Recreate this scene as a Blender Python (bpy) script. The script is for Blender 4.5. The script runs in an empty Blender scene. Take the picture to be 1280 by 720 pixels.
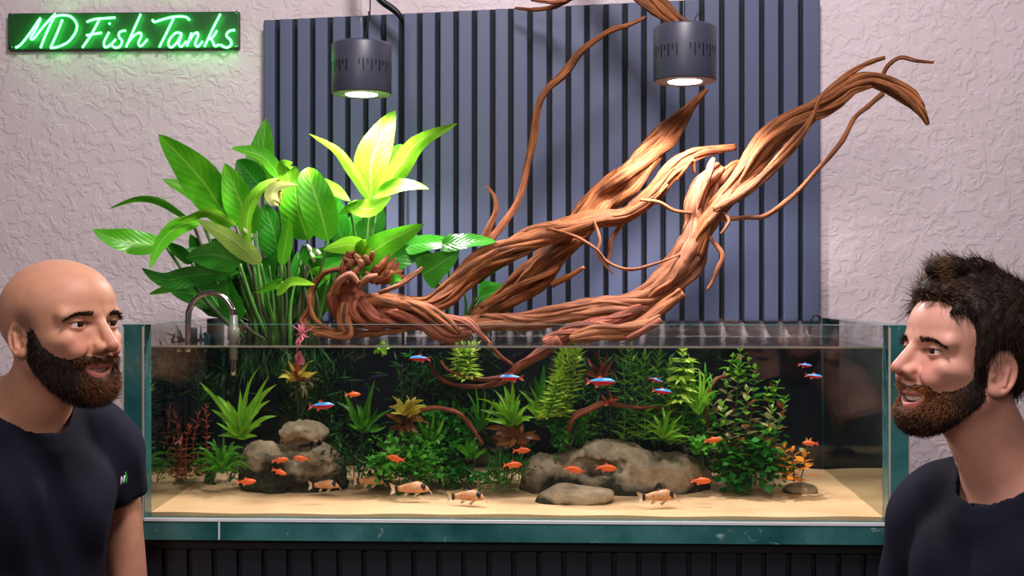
import bpy, bmesh, math, random
import numpy as np
from mathutils import Vector, Matrix
from mathutils.bvhtree import BVHTree

random.seed(7)
rng = np.random.default_rng(7)
scene = bpy.context.scene
COL = scene.collection

# ------------------------------------------------------------------ camera
F = 1500.0                       # focal length in pixels of the 1280x720 frame
TH = math.radians(2.0)
EYE = 1.60
cam_d = bpy.data.cameras.new('camera')
cam_d.sensor_width = 36.0
cam_d.lens = F / 1280.0 * 36.0
cam_d.clip_start = 0.05
cam = bpy.data.objects.new('camera', cam_d)
COL.objects.link(cam)
cam.location = (0, 0, EYE)
cam.rotation_euler = (math.pi / 2, 0, TH)
scene.camera = cam

# ------------------------------------------------------------------ view / world / room light
vs = scene.view_settings
vs.view_transform = 'Standard'
vs.look = 'None'
vs.exposure = 0.0
vs.gamma = 1.0
vs.use_curve_mapping = False
try:
    scene.cycles.transparent_max_bounces = 24
    scene.cycles.max_bounces = 10
except Exception:
    pass

world = bpy.data.worlds.new('room_ambience')
scene.world = world
world.use_nodes = True
bg = world.node_tree.nodes['Background']
bg.inputs[0].default_value = (0.80, 0.74, 0.86, 1)
bg.inputs[1].default_value = 0.06


def add_area(name, loc, target, size, power, color):
    ld = bpy.data.lights.new(name, 'AREA')
    ld.shape = 'DISK'
    ld.size = size
    ld.energy = power
    ld.color = color
    o = bpy.data.objects.new(name, ld)
    COL.objects.link(o)
    o.location = loc
    d = Vector(target) - Vector(loc)
    o.rotation_euler = d.to_track_quat('-Z', 'Y').to_euler()
    return o


add_area('overhead_wall_fill', (0.1, 1.15, 3.3), (0.0, 2.7, 1.7), 0.5, 44, (1.0, 0.90, 0.94))  # added unseen overhead light, aimed at the back wall to brighten it
add_area('room_light', (-0.5, -1.6, 2.9), (0.1, 2.0, 1.45), 1.2, 34, (1.0, 0.88, 0.84))

# ------------------------------------------------------------------ pixel helpers (1280x720 frame)
CS, SN = math.cos(TH), math.sin(TH)


def P(px, py, Y):
    u = (px - 640.0) / F
    v = (360.0 - py) / F
    t = Y / (u * SN + CS)
    return Vector(((u * CS - SN) * t, Y, EYE + v * t))


def S(Y):
    return Y / F


def srgb(r, g, b):
    def f(c):
        c /= 255.0
        return c / 12.92 if c <= 0.04045 else ((c + 0.055) / 1.055) ** 2.4
    return (f(r), f(g), f(b), 1.0)


# ------------------------------------------------------------------ materials
MATS = {}


class NT:
    def __init__(self, name):
        self.m = bpy.data.materials.new(name)
        self.m.use_nodes = True
        self.t = self.m.node_tree
        self.t.nodes.clear()
        self.out = self.t.nodes.new('ShaderNodeOutputMaterial')

    def n(self, typ, **kw):
        x = self.t.nodes.new('ShaderNode' + typ)
        for k, v in kw.items():
            if k.startswith('i_'):
                key = k[2:]
                x.inputs[int(key) if key.isdigit() else key.replace('_', ' ')].default_value = v
            else:
                setattr(x, k, v)
        return x

    def l(self, a, b):
        self.t.links.new(a, b)

    def coords(self, kind='Object', scale=(1, 1, 1)):
        tc = self.n('TexCoord')
        mp = self.n('Mapping')
        mp.inputs['Scale'].default_value = scale
        self.l(tc.outputs[kind], mp.inputs[0])
        return mp.outputs[0]

    def noise(self, vec, scale, detail=4, rough=0.55, dist=0.0):
        x = self.n('TexNoise')
        x.inputs['Scale'].default_value = scale
        x.inputs['Detail'].default_value = detail
        x.inputs['Roughness'].default_value = rough
        x.inputs['Distortion'].default_value = dist
        self.l(vec, x.inputs['Vector'])
        return x.outputs['Fac']

    def ramp(self, fac, stops, interp='LINEAR'):
        x = self.n('ValToRGB')
        cr = x.color_ramp
        cr.interpolation = interp
        while len(cr.elements) < len(stops):
            cr.elements.new(0.5)
        for e, (p, c) in zip(cr.elements, stops):
            e.position = p
            e.color = c
        self.l(fac, x.inputs[0])
        return x.outputs[0]

    def math(self, op, a, b=None):
        x = self.n('Math', operation=op)
        for i, v in enumerate((a, b)):
            if v is None:
                continue
            if isinstance(v, (int, float)):
                x.inputs[i].default_value = v
            else:
                self.l(v, x.inputs[i])
        return x.outputs[0]

    def mix(self, fac, a, b, blend='MIX'):
        x = self.n('Mix', data_type='RGBA', blend_type=blend)
        for s, v in ((x.inputs[0], fac), (x.inputs[6], a), (x.inputs[7], b)):
            if isinstance(v, (int, float, tuple)):
                s.default_value = v
            else:
                self.l(v, s)
        return x.outputs[2]

    def bump(self, h, strength=0.3, dist=0.01):
        x = self.n('Bump')
        x.inputs['Strength'].default_value = strength
        x.inputs['Distance'].default_value = dist
        self.l(h, x.inputs['Height'])
        return x.outputs[0]

    def bsdf(self, color, rough=0.5, metal=0.0, normal=None, spec=None, **kw):
        x = self.n('BsdfPrincipled')
        if isinstance(color, tuple):
            x.inputs['Base Color'].default_value = color
        else:
            self.l(color, x.inputs['Base Color'])
        if isinstance(rough, (int, float)):
            x.inputs['Roughness'].default_value = rough
        else:
            self.l(rough, x.inputs['Roughness'])
        x.inputs['Metallic'].default_value = metal
        if spec is not None:
            x.inputs['Specular IOR Level'].default_value = spec
        if normal is not None:
            self.l(normal, x.inputs['Normal'])
        for k, v in kw.items():
            x.inputs[k.replace('_', ' ')].default_value = v
        return x.outputs[0]

    def done(self, sh):
        self.l(sh, self.out.inputs[0])
        MATS[self.m.name] = self.m
        return self.m


def simple(name, col, rough=0.5, metal=0.0, col2=None, nscale=8, bump=0.0, bscale=40, bdist=0.004, stretch=(1, 1, 1), spec=None):
    t = NT(name)
    v = t.coords('Object', stretch)
    c = col
    if col2 is not None:
        c = t.ramp(t.noise(v, nscale), [(0.32, col), (0.68, col2)])
    nm = None
    if bump > 0:
        nm = t.bump(t.noise(v, bscale, 5), bump, bdist)
    return t.done(t.bsdf(c, rough, metal, nm, spec))


def emit(name, col, strength):
    t = NT(name)
    e = t.n('Emission')
    e.inputs[0].default_value = col
    e.inputs[1].default_value = strength
    return t.done(e.outputs[0])


def m_wall():
    t = NT('stucco_wall')
    v = t.coords('Object', (1, 1, 1))
    big = t.noise(v, 3.0, 3)
    c = t.ramp(big, [(0.3, srgb(212, 198, 200)), (0.7, srgb(224, 210, 214))])
    patch = t.ramp(t.noise(v, 34, 3, 0.5, 0.8), [(0.46, (0, 0, 0, 1)), (0.56, (1, 1, 1, 1))])
    fine = t.noise(v, 120, 3)
    h = t.math('ADD', t.math('MULTIPLY', patch, 1.0), t.math('MULTIPLY', fine, 0.35))
    return t.done(t.bsdf(c, 0.85, 0, t.bump(h, 0.36, 0.005), 0.2))


def m_glass(name, tint, refl=1.0, rough=0.0, ripples=False, f0=0.04):
    t = NT(name)
    lw = t.n('LayerWeight')
    lw.inputs[0].default_value = 0.5
    gl = t.n('BsdfGlossy')
    gl.inputs['Roughness'].default_value = rough
    if ripples:
        nm = t.bump(t.noise(t.coords('Object', (1, 2.2, 1)), 22, 2), 0.10, 0.01)
        t.l(nm, gl.inputs['Normal'])
    tr = t.n('BsdfTransparent')
    tr.inputs[0].default_value = tint
    f = t.math('POWER', lw.outputs['Facing'], 5.0)
    f = t.math('ADD', t.math('MULTIPLY', f, (1 - f0) * refl), f0 * refl)
    mx = t.n('MixShader')
    t.l(f, mx.inputs[0])
    t.l(tr.outputs[0], mx.inputs[1])
    t.l(gl.outputs[0], mx.inputs[2])
    return t.done(mx.outputs[0])


def m_glass_edge():
    t = NT('glass_edge')
    v = t.coords('Object', (1.0, 1.0, 1.0))
    streak = t.noise(v, 30, 6, 0.7, 1.5)
    c = t.ramp(t.noise(v, 9, 3), [(0.3, srgb(24, 80, 80)), (0.7, srgb(70, 130, 128))])
    c2 = t.mix(t.ramp(streak, [(0.62, (0, 0, 0, 1)), (0.76, (1, 1, 1, 1))]), c, srgb(190, 215, 215))
    return t.done(t.bsdf(c2, 0.12, 0, t.bump(streak, 0.15, 0.004)))


def m_mirror():
    # total internal reflection of the water against the side panes
    t = NT('water_side')
    gl = t.n('BsdfGlossy')
    gl.inputs[0].default_value = (0.62, 0.66, 0.60, 1)
    gl.inputs['Roughness'].default_value = 0.03
    tr = t.n('BsdfTransparent')
    tr.inputs[0].default_value = (0.6, 0.75, 0.7, 1)
    mx = t.n('MixShader')
    mx.inputs[0].default_value = 0.85
    t.l(tr.outputs[0], mx.inputs[1])
    t.l(gl.outputs[0], mx.inputs[2])
    return t.done(mx.outputs[0])


def m_wood(name, dark, mid, light):
    t = NT(name)
    v = t.coords('UV', (16.0, 240.0, 1))      # u around, v along (metres)
    g = t.noise(v, 1.0, 6, 0.62, 0.6)
    big = t.noise(t.coords('Object'), 11, 2)
    c = t.ramp(g, [(0.36, dark), (0.50, mid), (0.68, light)])
    c = t.mix(t.math('MULTIPLY', big, 0.25), c, light)
    return t.done(t.bsdf(c, 0.62, 0, t.bump(g, 0.9, 0.004), 0.3))


def m_leaf(name, base, edge, rib, transl=0.25, rough=0.35, veins=True):
    t = NT(name)
    tc = t.n('TexCoord')
    sx = t.n('SeparateXYZ')
    t.l(tc.outputs['UV'], sx.inputs[0])
    au = t.math('ABSOLUTE', t.math('SUBTRACT', sx.outputs[0], 0.5))          # 0 at midrib
    var = t.noise(t.coords('Object'), 14, 3)
    c = t.ramp(var, [(0.3, base), (0.7, edge)])
    ribm = t.ramp(au, [(0.0, (1, 1, 1, 1)), (0.045, (0, 0, 0, 1))])
    nm = None
    if veins:
        ph = t.math('SUBTRACT', t.math('MULTIPLY', sx.outputs[1], 60.0), t.math('MULTIPLY', au, 34.0))
        w = t.math('SINE', ph)
        c = t.mix(t.math('MULTIPLY', t.math('ADD', w, 1.0), 0.02), c, rib)
        nm = t.bump(w, 0.10, 0.002)
    c = t.mix(t.math('MULTIPLY', ribm, 0.55), c, rib)
    p = t.bsdf(c, rough, 0, nm, 0.4)
    tl = t.n('BsdfTranslucent')
    t.l(c, tl.inputs[0])
    mx = t.n('MixShader')
    mx.inputs[0].default_value = transl
    t.l(p, mx.inputs[1])
    t.l(tl.outputs[0], mx.inputs[2])
    return t.done(mx.outputs[0])


def m_small_leaf(name, a, b, transl=0.3, rough=0.45):
    t = NT(name)
    c = t.ramp(t.noise(t.coords('Object'), 45, 2), [(0.3, a), (0.7, b)])
    p = t.bsdf(c, rough, 0, None, 0.3)
    tl = t.n('BsdfTranslucent')
    t.l(c, tl.inputs[0])
    mx = t.n('MixShader')
    mx.inputs[0].default_value = transl
    t.l(p, mx.inputs[1])
    t.l(tl.outputs[0], mx.inputs[2])
    return t.done(mx.outputs[0])


def m_rock():
    t = NT('river_rock')
    v = t.coords('Object')
    tc = t.n('TexCoord')
    sx = t.n('SeparateXYZ')
    t.l(tc.outputs['Generated'], sx.inputs[0])
    n1 = t.noise(v, 16, 6, 0.65)
    c = t.ramp(n1, [(0.25, srgb(110, 96, 76)), (0.5, srgb(168, 148, 118)), (0.75, srgb(205, 186, 152))])
    # dark algae film on the flanks, its edge broken by noise
    f = t.math('ADD', sx.outputs[2], t.math('MULTIPLY', t.math('SUBTRACT', t.noise(v, 12, 4), 0.5), 0.9))
    f = t.ramp(f, [(0.48, (1, 1, 1, 1)), (0.62, (0, 0, 0, 1))])
    alg = t.ramp(t.noise(v, 60, 4), [(0.3, srgb(30, 34, 22)), (0.7, srgb(66, 68, 44))])
    c = t.mix(f, c, alg)
    return t.done(t.bsdf(c, 0.8, 0, t.bump(t.noise(v, 60, 8, 0.7), 0.9, 0.010), 0.25))


def m_sand():
    t = NT('sand')
    v = t.coords('Object')
    c = t.ramp(t.noise(v, 420, 2), [(0.3, srgb(198, 156, 108)), (0.7, srgb(228, 192, 144))])
    d = t.ramp(t.noise(v, 9, 4), [(0.35, srgb(202, 164, 118)), (0.65, srgb(226, 190, 146))])
    c = t.mix(0.5, c, d)
    return t.done(t.bsdf(c, 0.9, 0, t.bump(t.noise(v, 300, 3), 0.3, 0.002), 0.1))


def m_vcol(name, rough=0.5, sss=0.0, bump=0.0, spec=0.4):
    t = NT(name)
    a = t.n('VertexColor', layer_name='Col')
    v = t.coords('Object')
    nm = None
    if bump:
        nm = t.bump(t.noise(v, 700, 3), bump, 0.0008)
    mott = t.ramp(t.noise(v, 60, 4), [(0.3, (0.90, 0.88, 0.88, 1)), (0.7, (1, 1, 1, 1))])
    c = t.mix(1.0, a.outputs[0], mott, 'MULTIPLY')
    sh = t.n('BsdfPrincipled')
    t.l(c, sh.inputs['Base Color'])
    sh.inputs['Roughness'].default_value = rough
    sh.inputs['Specular IOR Level'].default_value = spec
    if sss:
        sh.inputs['Subsurface Weight'].default_value = sss
        sh.inputs['Subsurface Radius'].default_value = (0.008, 0.003, 0.0015)
        sh.inputs['Subsurface Scale'].default_value = 0.6
    if nm is not None:
        t.l(nm, sh.inputs['Normal'])
    return t.done(sh.outputs[0])


def m_hair(name, a, b):
    t = NT(name)
    v = t.coords('Object', (1, 1, 1))
    c = t.ramp(t.noise(v, 260, 2), [(0.3, a), (0.7, b)])
    return t.done(t.bsdf(c, 0.6, 0, None, 0.25))


def m_fabric(name, col, col2):
    t = NT(name)
    v = t.coords('Object')
    c = t.ramp(t.noise(v, 900, 2), [(0.3, col), (0.7, col2)])
    return t.done(t.bsdf(c, 0.85, 0, t.bump(t.noise(v, 1400, 2), 0.25, 0.0006), 0.15))


m_wall()
simple('floorboards', srgb(120, 96, 74), 0.5, 0, srgb(100, 78, 60), 4)
simple('slat_paint', srgb(76, 87, 116), 0.5, 0, srgb(84, 94, 122), 3, 0.05, 200, 0.001, (1, 1, 0.1))
simple('slat_backing', srgb(12, 16, 24), 0.8)
simple('cabinet_slat', srgb(13, 20, 30), 0.5, 0, srgb(16, 24, 36), 3)
simple('cabinet_body', srgb(6, 8, 10), 0.6)
m_glass('clear_glass', (0.97, 0.985, 0.98, 1))
m_glass('water_surface', (0.93, 0.97, 0.97, 1), 1.0, 0.0, True, 0.03)
m_glass_edge()
m_mirror()
simple('back_film', srgb(5, 10, 18), 0.7, 0, srgb(6, 14, 20), 3, spec=0.1)
simple('glint_and_bevel', srgb(200, 190, 170), 0.2)  # beige holds the reflection along the water's edge; also colours pane bevels
m_wood('driftwood', srgb(36, 16, 8), srgb(124, 68, 34), srgb(184, 116, 64))
m_wood('driftwood_red', srgb(54, 20, 10), srgb(116, 54, 32), srgb(172, 100, 70))
m_wood('driftwood_pale', srgb(70, 36, 20), srgb(132, 78, 48), srgb(182, 124, 88))
m_leaf('lily_leaf', srgb(58, 150, 18), srgb(96, 186, 32), srgb(176, 220, 90), 0.32)
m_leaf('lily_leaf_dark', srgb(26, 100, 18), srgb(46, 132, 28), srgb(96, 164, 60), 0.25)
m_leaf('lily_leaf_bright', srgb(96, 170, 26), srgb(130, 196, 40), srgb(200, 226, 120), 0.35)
m_leaf('lily_leaf_variegated', srgb(110, 160, 60), srgb(170, 196, 90), srgb(226, 232, 170), 0.3)
m_leaf('spathe', srgb(190, 200, 90), srgb(224, 226, 160), srgb(240, 240, 200), 0.35, 0.4, False)
m_leaf('heart_leaf', srgb(40, 126, 30), srgb(62, 150, 38), srgb(120, 186, 80), 0.2, 0.22)
m_leaf('sword_leaf', srgb(96, 168, 26), srgb(140, 200, 46), srgb(196, 226, 100), 0.35)
m_leaf('blade_leaf', srgb(50, 134, 24), srgb(90, 170, 38), srgb(130, 186, 70), 0.35)
m_leaf('crypt_brown', srgb(110, 62, 34), srgb(146, 92, 44), srgb(180, 120, 70), 0.3)
m_leaf('yellow_leaf', srgb(176, 168, 50), srgb(208, 190, 76), srgb(226, 216, 130), 0.3)
m_leaf('orange_leaf', srgb(214, 126, 24), srgb(236, 160, 48), srgb(230, 170, 80), 0.3)
m_leaf('red_leaf', srgb(136, 52, 36), srgb(176, 78, 56), srgb(206, 120, 92), 0.3)
m_leaf('olive_leaf', srgb(120, 122, 60), srgb(176, 164, 106), srgb(180, 170, 120), 0.25)
m_small_leaf('foliage_green', srgb(48, 130, 28), srgb(104, 184, 56))
m_small_leaf('foliage_deep', srgb(28, 104, 28), srgb(58, 150, 46))
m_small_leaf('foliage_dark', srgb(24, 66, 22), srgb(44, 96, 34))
m_small_leaf('foliage_lime', srgb(160, 206, 50), srgb(206, 232, 100))
m_small_leaf('foliage_red', srgb(120, 54, 40), srgb(164, 90, 66))
m_small_leaf('foliage_pink', srgb(206, 96, 120), srgb(226, 140, 150))
m_small_leaf('foliage_olive', srgb(84, 92, 44), srgb(150, 140, 92))
simple('stem_green', srgb(60, 120, 40), 0.5, 0, srgb(90, 140, 60), 30)
simple('stem_dark', srgb(40, 66, 30), 0.6, 0, srgb(60, 60, 34), 30)
simple('root_white', srgb(226, 214, 190), 0.6)
m_rock()
m_sand()
simple('lamp_body', srgb(60, 62, 78), 0.42, 0.0, srgb(66, 68, 84), 5, 0.08, 500, 0.0006)
simple('lamp_vent', srgb(14, 14, 20), 0.6)
simple('lamp_ring', srgb(120, 118, 122), 0.5)
emit('lamp_lens', (1.0, 0.93, 0.84, 1), 7.0)
simple('cable', srgb(18, 18, 20), 0.5)
simple('steel_wire', srgb(170, 170, 170), 0.3, 0.9)
simple('black_metal', srgb(22, 24, 28), 0.4, 0.4)
simple('steel', srgb(190, 186, 182), 0.14, 1.0)
simple('clear_plastic', srgb(104, 110, 98), 0.2)
simple('teal_plastic', srgb(22, 56, 66), 0.35)
simple('glow_tinted_board', srgb(18, 74, 28), 0.5)  # black board with the neon's green glow put into its base colour
emit('neon_tube', (0.07, 1.0, 0.16, 1), 12.0)
m_vcol('skin', 0.48, 0.12, 0.25, 0.4)
m_hair('beard_dark', srgb(20, 15, 14), srgb(52, 36, 28))
m_hair('beard_brown', srgb(70, 40, 24), srgb(130, 82, 48))
m_hair('beard_auburn', srgb(84, 48, 26), srgb(140, 90, 52))
m_hair('beard_ginger', srgb(120, 64, 26), srgb(184, 116, 62))
m_hair('hair_dark', srgb(22, 17, 15), srgb(56, 40, 30))
m_hair('hair_brown', srgb(64, 44, 30), srgb(126, 94, 66))
simple('eye_white', srgb(226, 218, 212), 0.12)
simple('iris', srgb(36, 24, 18), 0.1)
simple('teeth', srgb(240, 232, 218), 0.2)
simple('mouth_inside', srgb(96, 30, 30), 0.5)
m_fabric('navy_jersey', srgb(19, 21, 33), srgb(27, 29, 43))
m_fabric('jeans', srgb(30, 34, 50), srgb(42, 48, 66))
simple('shoe_leather', srgb(28, 26, 26), 0.45)
simple('logo_white', srgb(230, 232, 236), 0.6)
simple('logo_green', srgb(70, 200, 70), 0.6)
simple('fish_orange', srgb(236, 84, 22), 0.35, 0, srgb(246, 120, 50), 160)
simple('fin_orange', srgb(224, 100, 60), 0.4)
simple('fish_eye', srgb(14, 14, 16), 0.1)
simple('cory_black', srgb(16, 14, 14), 0.5)
simple('fin_pale', srgb(214, 188, 150), 0.4)
simple('fin_red', srgb(186, 70, 60), 0.4)


def m_cardinal():
    t = NT('cardinal_body')
    tc = t.n('TexCoord')
    sx = t.n('SeparateXYZ')
    t.l(tc.outputs['Object'], sx.inputs[0])
    c = t.ramp(t.math('ADD', t.math('MULTIPLY', sx.outputs[2], 60.0), 0.5),
               [(0.12, srgb(220, 190, 190)), (0.2, srgb(200, 26, 40)), (0.52, srgb(205, 24, 44)), (0.56, srgb(70, 190, 250)),
                (0.74, srgb(60, 150, 240)), (0.80, srgb(50, 66, 110))], 'LINEAR')
    return t.done(t.bsdf(c, 0.22, 0.0, None, 0.7))


def m_cory():
    t = NT('cory_body')
    v = t.coords('Object')
    c = t.ramp(t.noise(v, 150, 3), [(0.3, srgb(176, 112, 72)), (0.7, srgb(228, 174, 122))])
    return t.done(t.bsdf(c, 0.35, 0, t.bump(t.noise(v, 400, 2), 0.2, 0.001), 0.5))


m_cardinal()
m_cory()

# ------------------------------------------------------------------ object helpers


def tag(o, label=None, cat=None, group=None, kind=None):
    if label:
        o['label'] = label
    if cat:
        o['category'] = cat
    if group:
        o['group'] = group
    if kind:
        o['kind'] = kind
    return o


def empty(name, loc, label=None, cat=None, group=None):
    o = bpy.data.objects.new(name, None)
    o.empty_display_size = 0.05
    COL.objects.link(o)
    o.location = loc
    return tag(o, label, cat, group)


def setmats(me, mats):
    for m in mats if isinstance(mats, (list, tuple)) else [mats]:
        me.materials.append(MATS[m])


def link(name, me, parent=None, loc=None):
    o = bpy.data.objects.new(name, me)
    COL.objects.link(o)
    if parent is not None:
        o.parent = parent
    if loc is not None:
        o.location = loc
    return o


class MB:
    """collects world-space geometry; build() makes one mesh object (origin at `org`)"""

    def __init__(self):
        self.v = []
        self.f = []
        self.uv = []
        self.mi = []

    def add(self, verts, faces, uvs=None, mi=0):
        o = len(self.v)
        self.v.extend([tuple(x) for x in verts])
        for f in faces:
            self.f.append(tuple(i + o for i in f))
            self.mi.append(mi)
        if uvs is None:
            uvs = [(0.5, 0.5)] * len(verts)
        self.uv.extend(uvs)

    def box(self, a, b, mi=0):
        (x0, y0, z0), (x1, y1, z1) = a, b
        vs_ = [(x, y, z) for x in (x0, x1) for y in (y0, y1) for z in (z0, z1)]
        self.add(vs_, [(0, 1, 3, 2), (4, 6, 7, 5), (0, 4, 5, 1), (2, 3, 7, 6), (0, 2, 6, 4), (1, 5, 7, 3)], mi=mi)

    def tube(self, pts, rad, seg=8, mi=0, sub=4, phase=0.0, squash=1.0, wob=0.0, seed=0):
        pts = [Vector(p) for p in pts]
        if isinstance(rad, (int, float)):
            rad = [rad] * len(pts)
        if sub > 1 and len(pts) > 2:
            pts, rad = catmull(pts, rad, sub)
        n = len(pts)
        tang = []
        for i in range(n):
            t = pts[min(i + 1, n - 1)] - pts[max(i - 1, 0)]
            tang.append(t.normalized() if t.length > 1e-9 else Vector((0, 0, 1)))
        up = Vector((0, 1, 0)) if abs(tang[0].y) < 0.9 else Vector((1, 0, 0))
        nrm = (up - tang[0] * up.dot(tang[0])).normalized()
        verts, faces, uvs = [], [], []
        L = 0.0
        r_ = random.Random(seed)
        ph = [r_.uniform(0, 6.28) for _ in range(4)]
        for i in range(n):
            if i:
                nrm = nrm - tang[i] * nrm.dot(tang[i])
                nrm = nrm.normalized() if nrm.length > 1e-9 else Vector((0, 1, 0))
                L += (pts[i] - pts[i - 1]).length
            b = tang[i].cross(nrm)
            for k in range(seg):
                a = 2 * math.pi * k / seg + phase
                r = rad[i]
                if wob:
                    r *= 1 + wob * (math.sin(a * 2 + ph[0] + L * 40) + 0.7 * math.sin(a * 3 + ph[1] - L * 90) + 0.6 * math.sin(L * 150 + ph[2]))
                verts.append(pts[i] + nrm * (math.cos(a) * r) + b * (math.sin(a) * r * squash))
                uvs.append((L, abs(k / seg * 2 - 1) * rad[i] * 6.28 / 2 + seed * 1.37))
        for i in range(n - 1):
            for k in range(seg):
                k2 = (k + 1) % seg
                faces.append((i * seg + k, i * seg + k2, (i + 1) * seg + k2, (i + 1) * seg + k))
        faces.append(tuple(range(seg))[::-1])
        faces.append(tuple((n - 1) * seg + k for k in range(seg)))
        self.add(verts, faces, uvs, mi)

    def lathe(self, prof, c, seg=32, mi=0):
        """prof: list of (r,z) ; around z at c"""
        verts, faces = [], []
        n = len(prof)
        for r, z in prof:
            for k in range(seg):
                a = 2 * math.pi * k / seg
                verts.append((c[0] + r * math.cos(a), c[1] + r * math.sin(a), c[2] + z))
        for i in range(n - 1):
            for k in range(seg):
                k2 = (k + 1) % seg
                faces.append((i * seg + k, i * seg + k2, (i + 1) * seg + k2, (i + 1) * seg + k))
        self.add(verts, faces, None, mi)

    def mesh(self, name, mats, org=(0, 0, 0), smooth=True):
        me = bpy.data.meshes.new(name)
        ox, oy, oz = org
        me.from_pydata([(x - ox, y - oy, z - oz) for x, y, z in self.v], [], self.f)
        setmats(me, mats)
        if self.mi and max(self.mi) > 0:
            me.polygons.foreach_set('material_index', self.mi)
        if smooth:
            me.polygons.foreach_set('use_smooth', [True] * len(me.polygons))
        ul = me.uv_layers.new(name='UVMap')
        li = np.zeros(len(me.loops), dtype=np.int32)
        me.loops.foreach_get('vertex_index', li)
        ul.data.foreach_set('uv', np.array(self.uv, dtype=np.float32)[li].ravel())
        me.update()
        return me

    def build(self, name, mats, parent=None, org=None, smooth=True, loc=None):
        """org: world position of the object's origin; parent is assumed unrotated"""
        if org is None:
            org = wloc(parent) if parent is not None else (0, 0, 0)
        me = self.mesh(name, mats, org, smooth)
        o = link(name, me, parent)
        o.location = Vector(org) - (wloc(parent) if parent is not None else Vector((0, 0, 0)))
        return o


def wloc(o):
    v = Vector((0, 0, 0))
    while o is not None:
        v = v + o.location
        o = o.parent
    return v


def catmull(pts, rad, sub):
    P_, R_ = [], []
    n = len(pts)
    for i in range(n - 1):
        p0, p1, p2, p3 = pts[max(i - 1, 0)], pts[i], pts[i + 1], pts[min(i + 2, n - 1)]
        for k in range(sub):
            t = k / sub
            t2, t3 = t * t, t * t * t
            P_.append(0.5 * ((2 * p1) + (p2 - p0) * t + (2 * p0 - 5 * p1 + 4 * p2 - p3) * t2 + (3 * p1 - p0 - 3 * p2 + p3) * t3))
            R_.append(rad[i] + (rad[i + 1] - rad[i]) * t)
    P_.append(pts[-1])
    R_.append(rad[-1])
    return P_, R_


def bevel(o, w, seg=2):
    m = o.modifiers.new('bevel', 'BEVEL')
    m.width = w
    m.segments = seg
    m.limit_method = 'ANGLE'
    return o


# ------------------------------------------------------------------ signed-distance modelling
def sd_ell(p, c, r):
    q = p - np.array(c, dtype=np.float32)
    r = np.array(r, dtype=np.float32)
    k0 = np.sqrt(((q / r) ** 2).sum(1)) + 1e-6
    k1 = np.sqrt(((q / (r * r)) ** 2).sum(1)) + 1e-6
    return k0 * (k0 - 1) / k1


def sd_cap(p, a, b, ra, rb=None):
    rb = ra if rb is None else rb
    a = np.array(a, dtype=np.float32)
    ba = np.array(b, dtype=np.float32) - a
    pa = p - a
    h = np.clip((pa @ ba) / (ba @ ba), 0, 1)
    d = pa - h[:, None] * ba
    return np.sqrt((d * d).sum(1)) - (ra + (rb - ra) * h)


def smin(a, b, k):
    h = np.clip(0.5 + 0.5 * (b - a) / k, 0, 1)
    return b * (1 - h) + a * h - k * h * (1 - h)


def smax(a, b, k):
    return -smin(-a, -b, k)


def sstep(x, a, b):
    t = np.clip((x - a) / (b - a), 0, 1)
    return t * t * (3 - 2 * t)


def wnoise(p, scale, seed, octaves=3):
    r = np.random.default_rng(seed)
    out = np.zeros(len(p), dtype=np.float32)
    amp, tot = 1.0, 0.0
    for _ in range(octaves):
        for _k in range(3):
            d = r.normal(size=3)
            d = d / np.linalg.norm(d) * scale * r.uniform(0.7, 1.3)
            e = r.normal(size=3)
            e = e / np.linalg.norm(e) * scale * r.uniform(0.7, 1.3)
            out += amp * np.sin(p @ d.astype(np.float32) + r.uniform(0, 6.28)) * np.cos(p @ e.astype(np.float32) + r.uniform(0, 6.28))
        tot += amp * 1.2
        amp *= 0.5
        scale *= 2.1
    return out / tot


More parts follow.
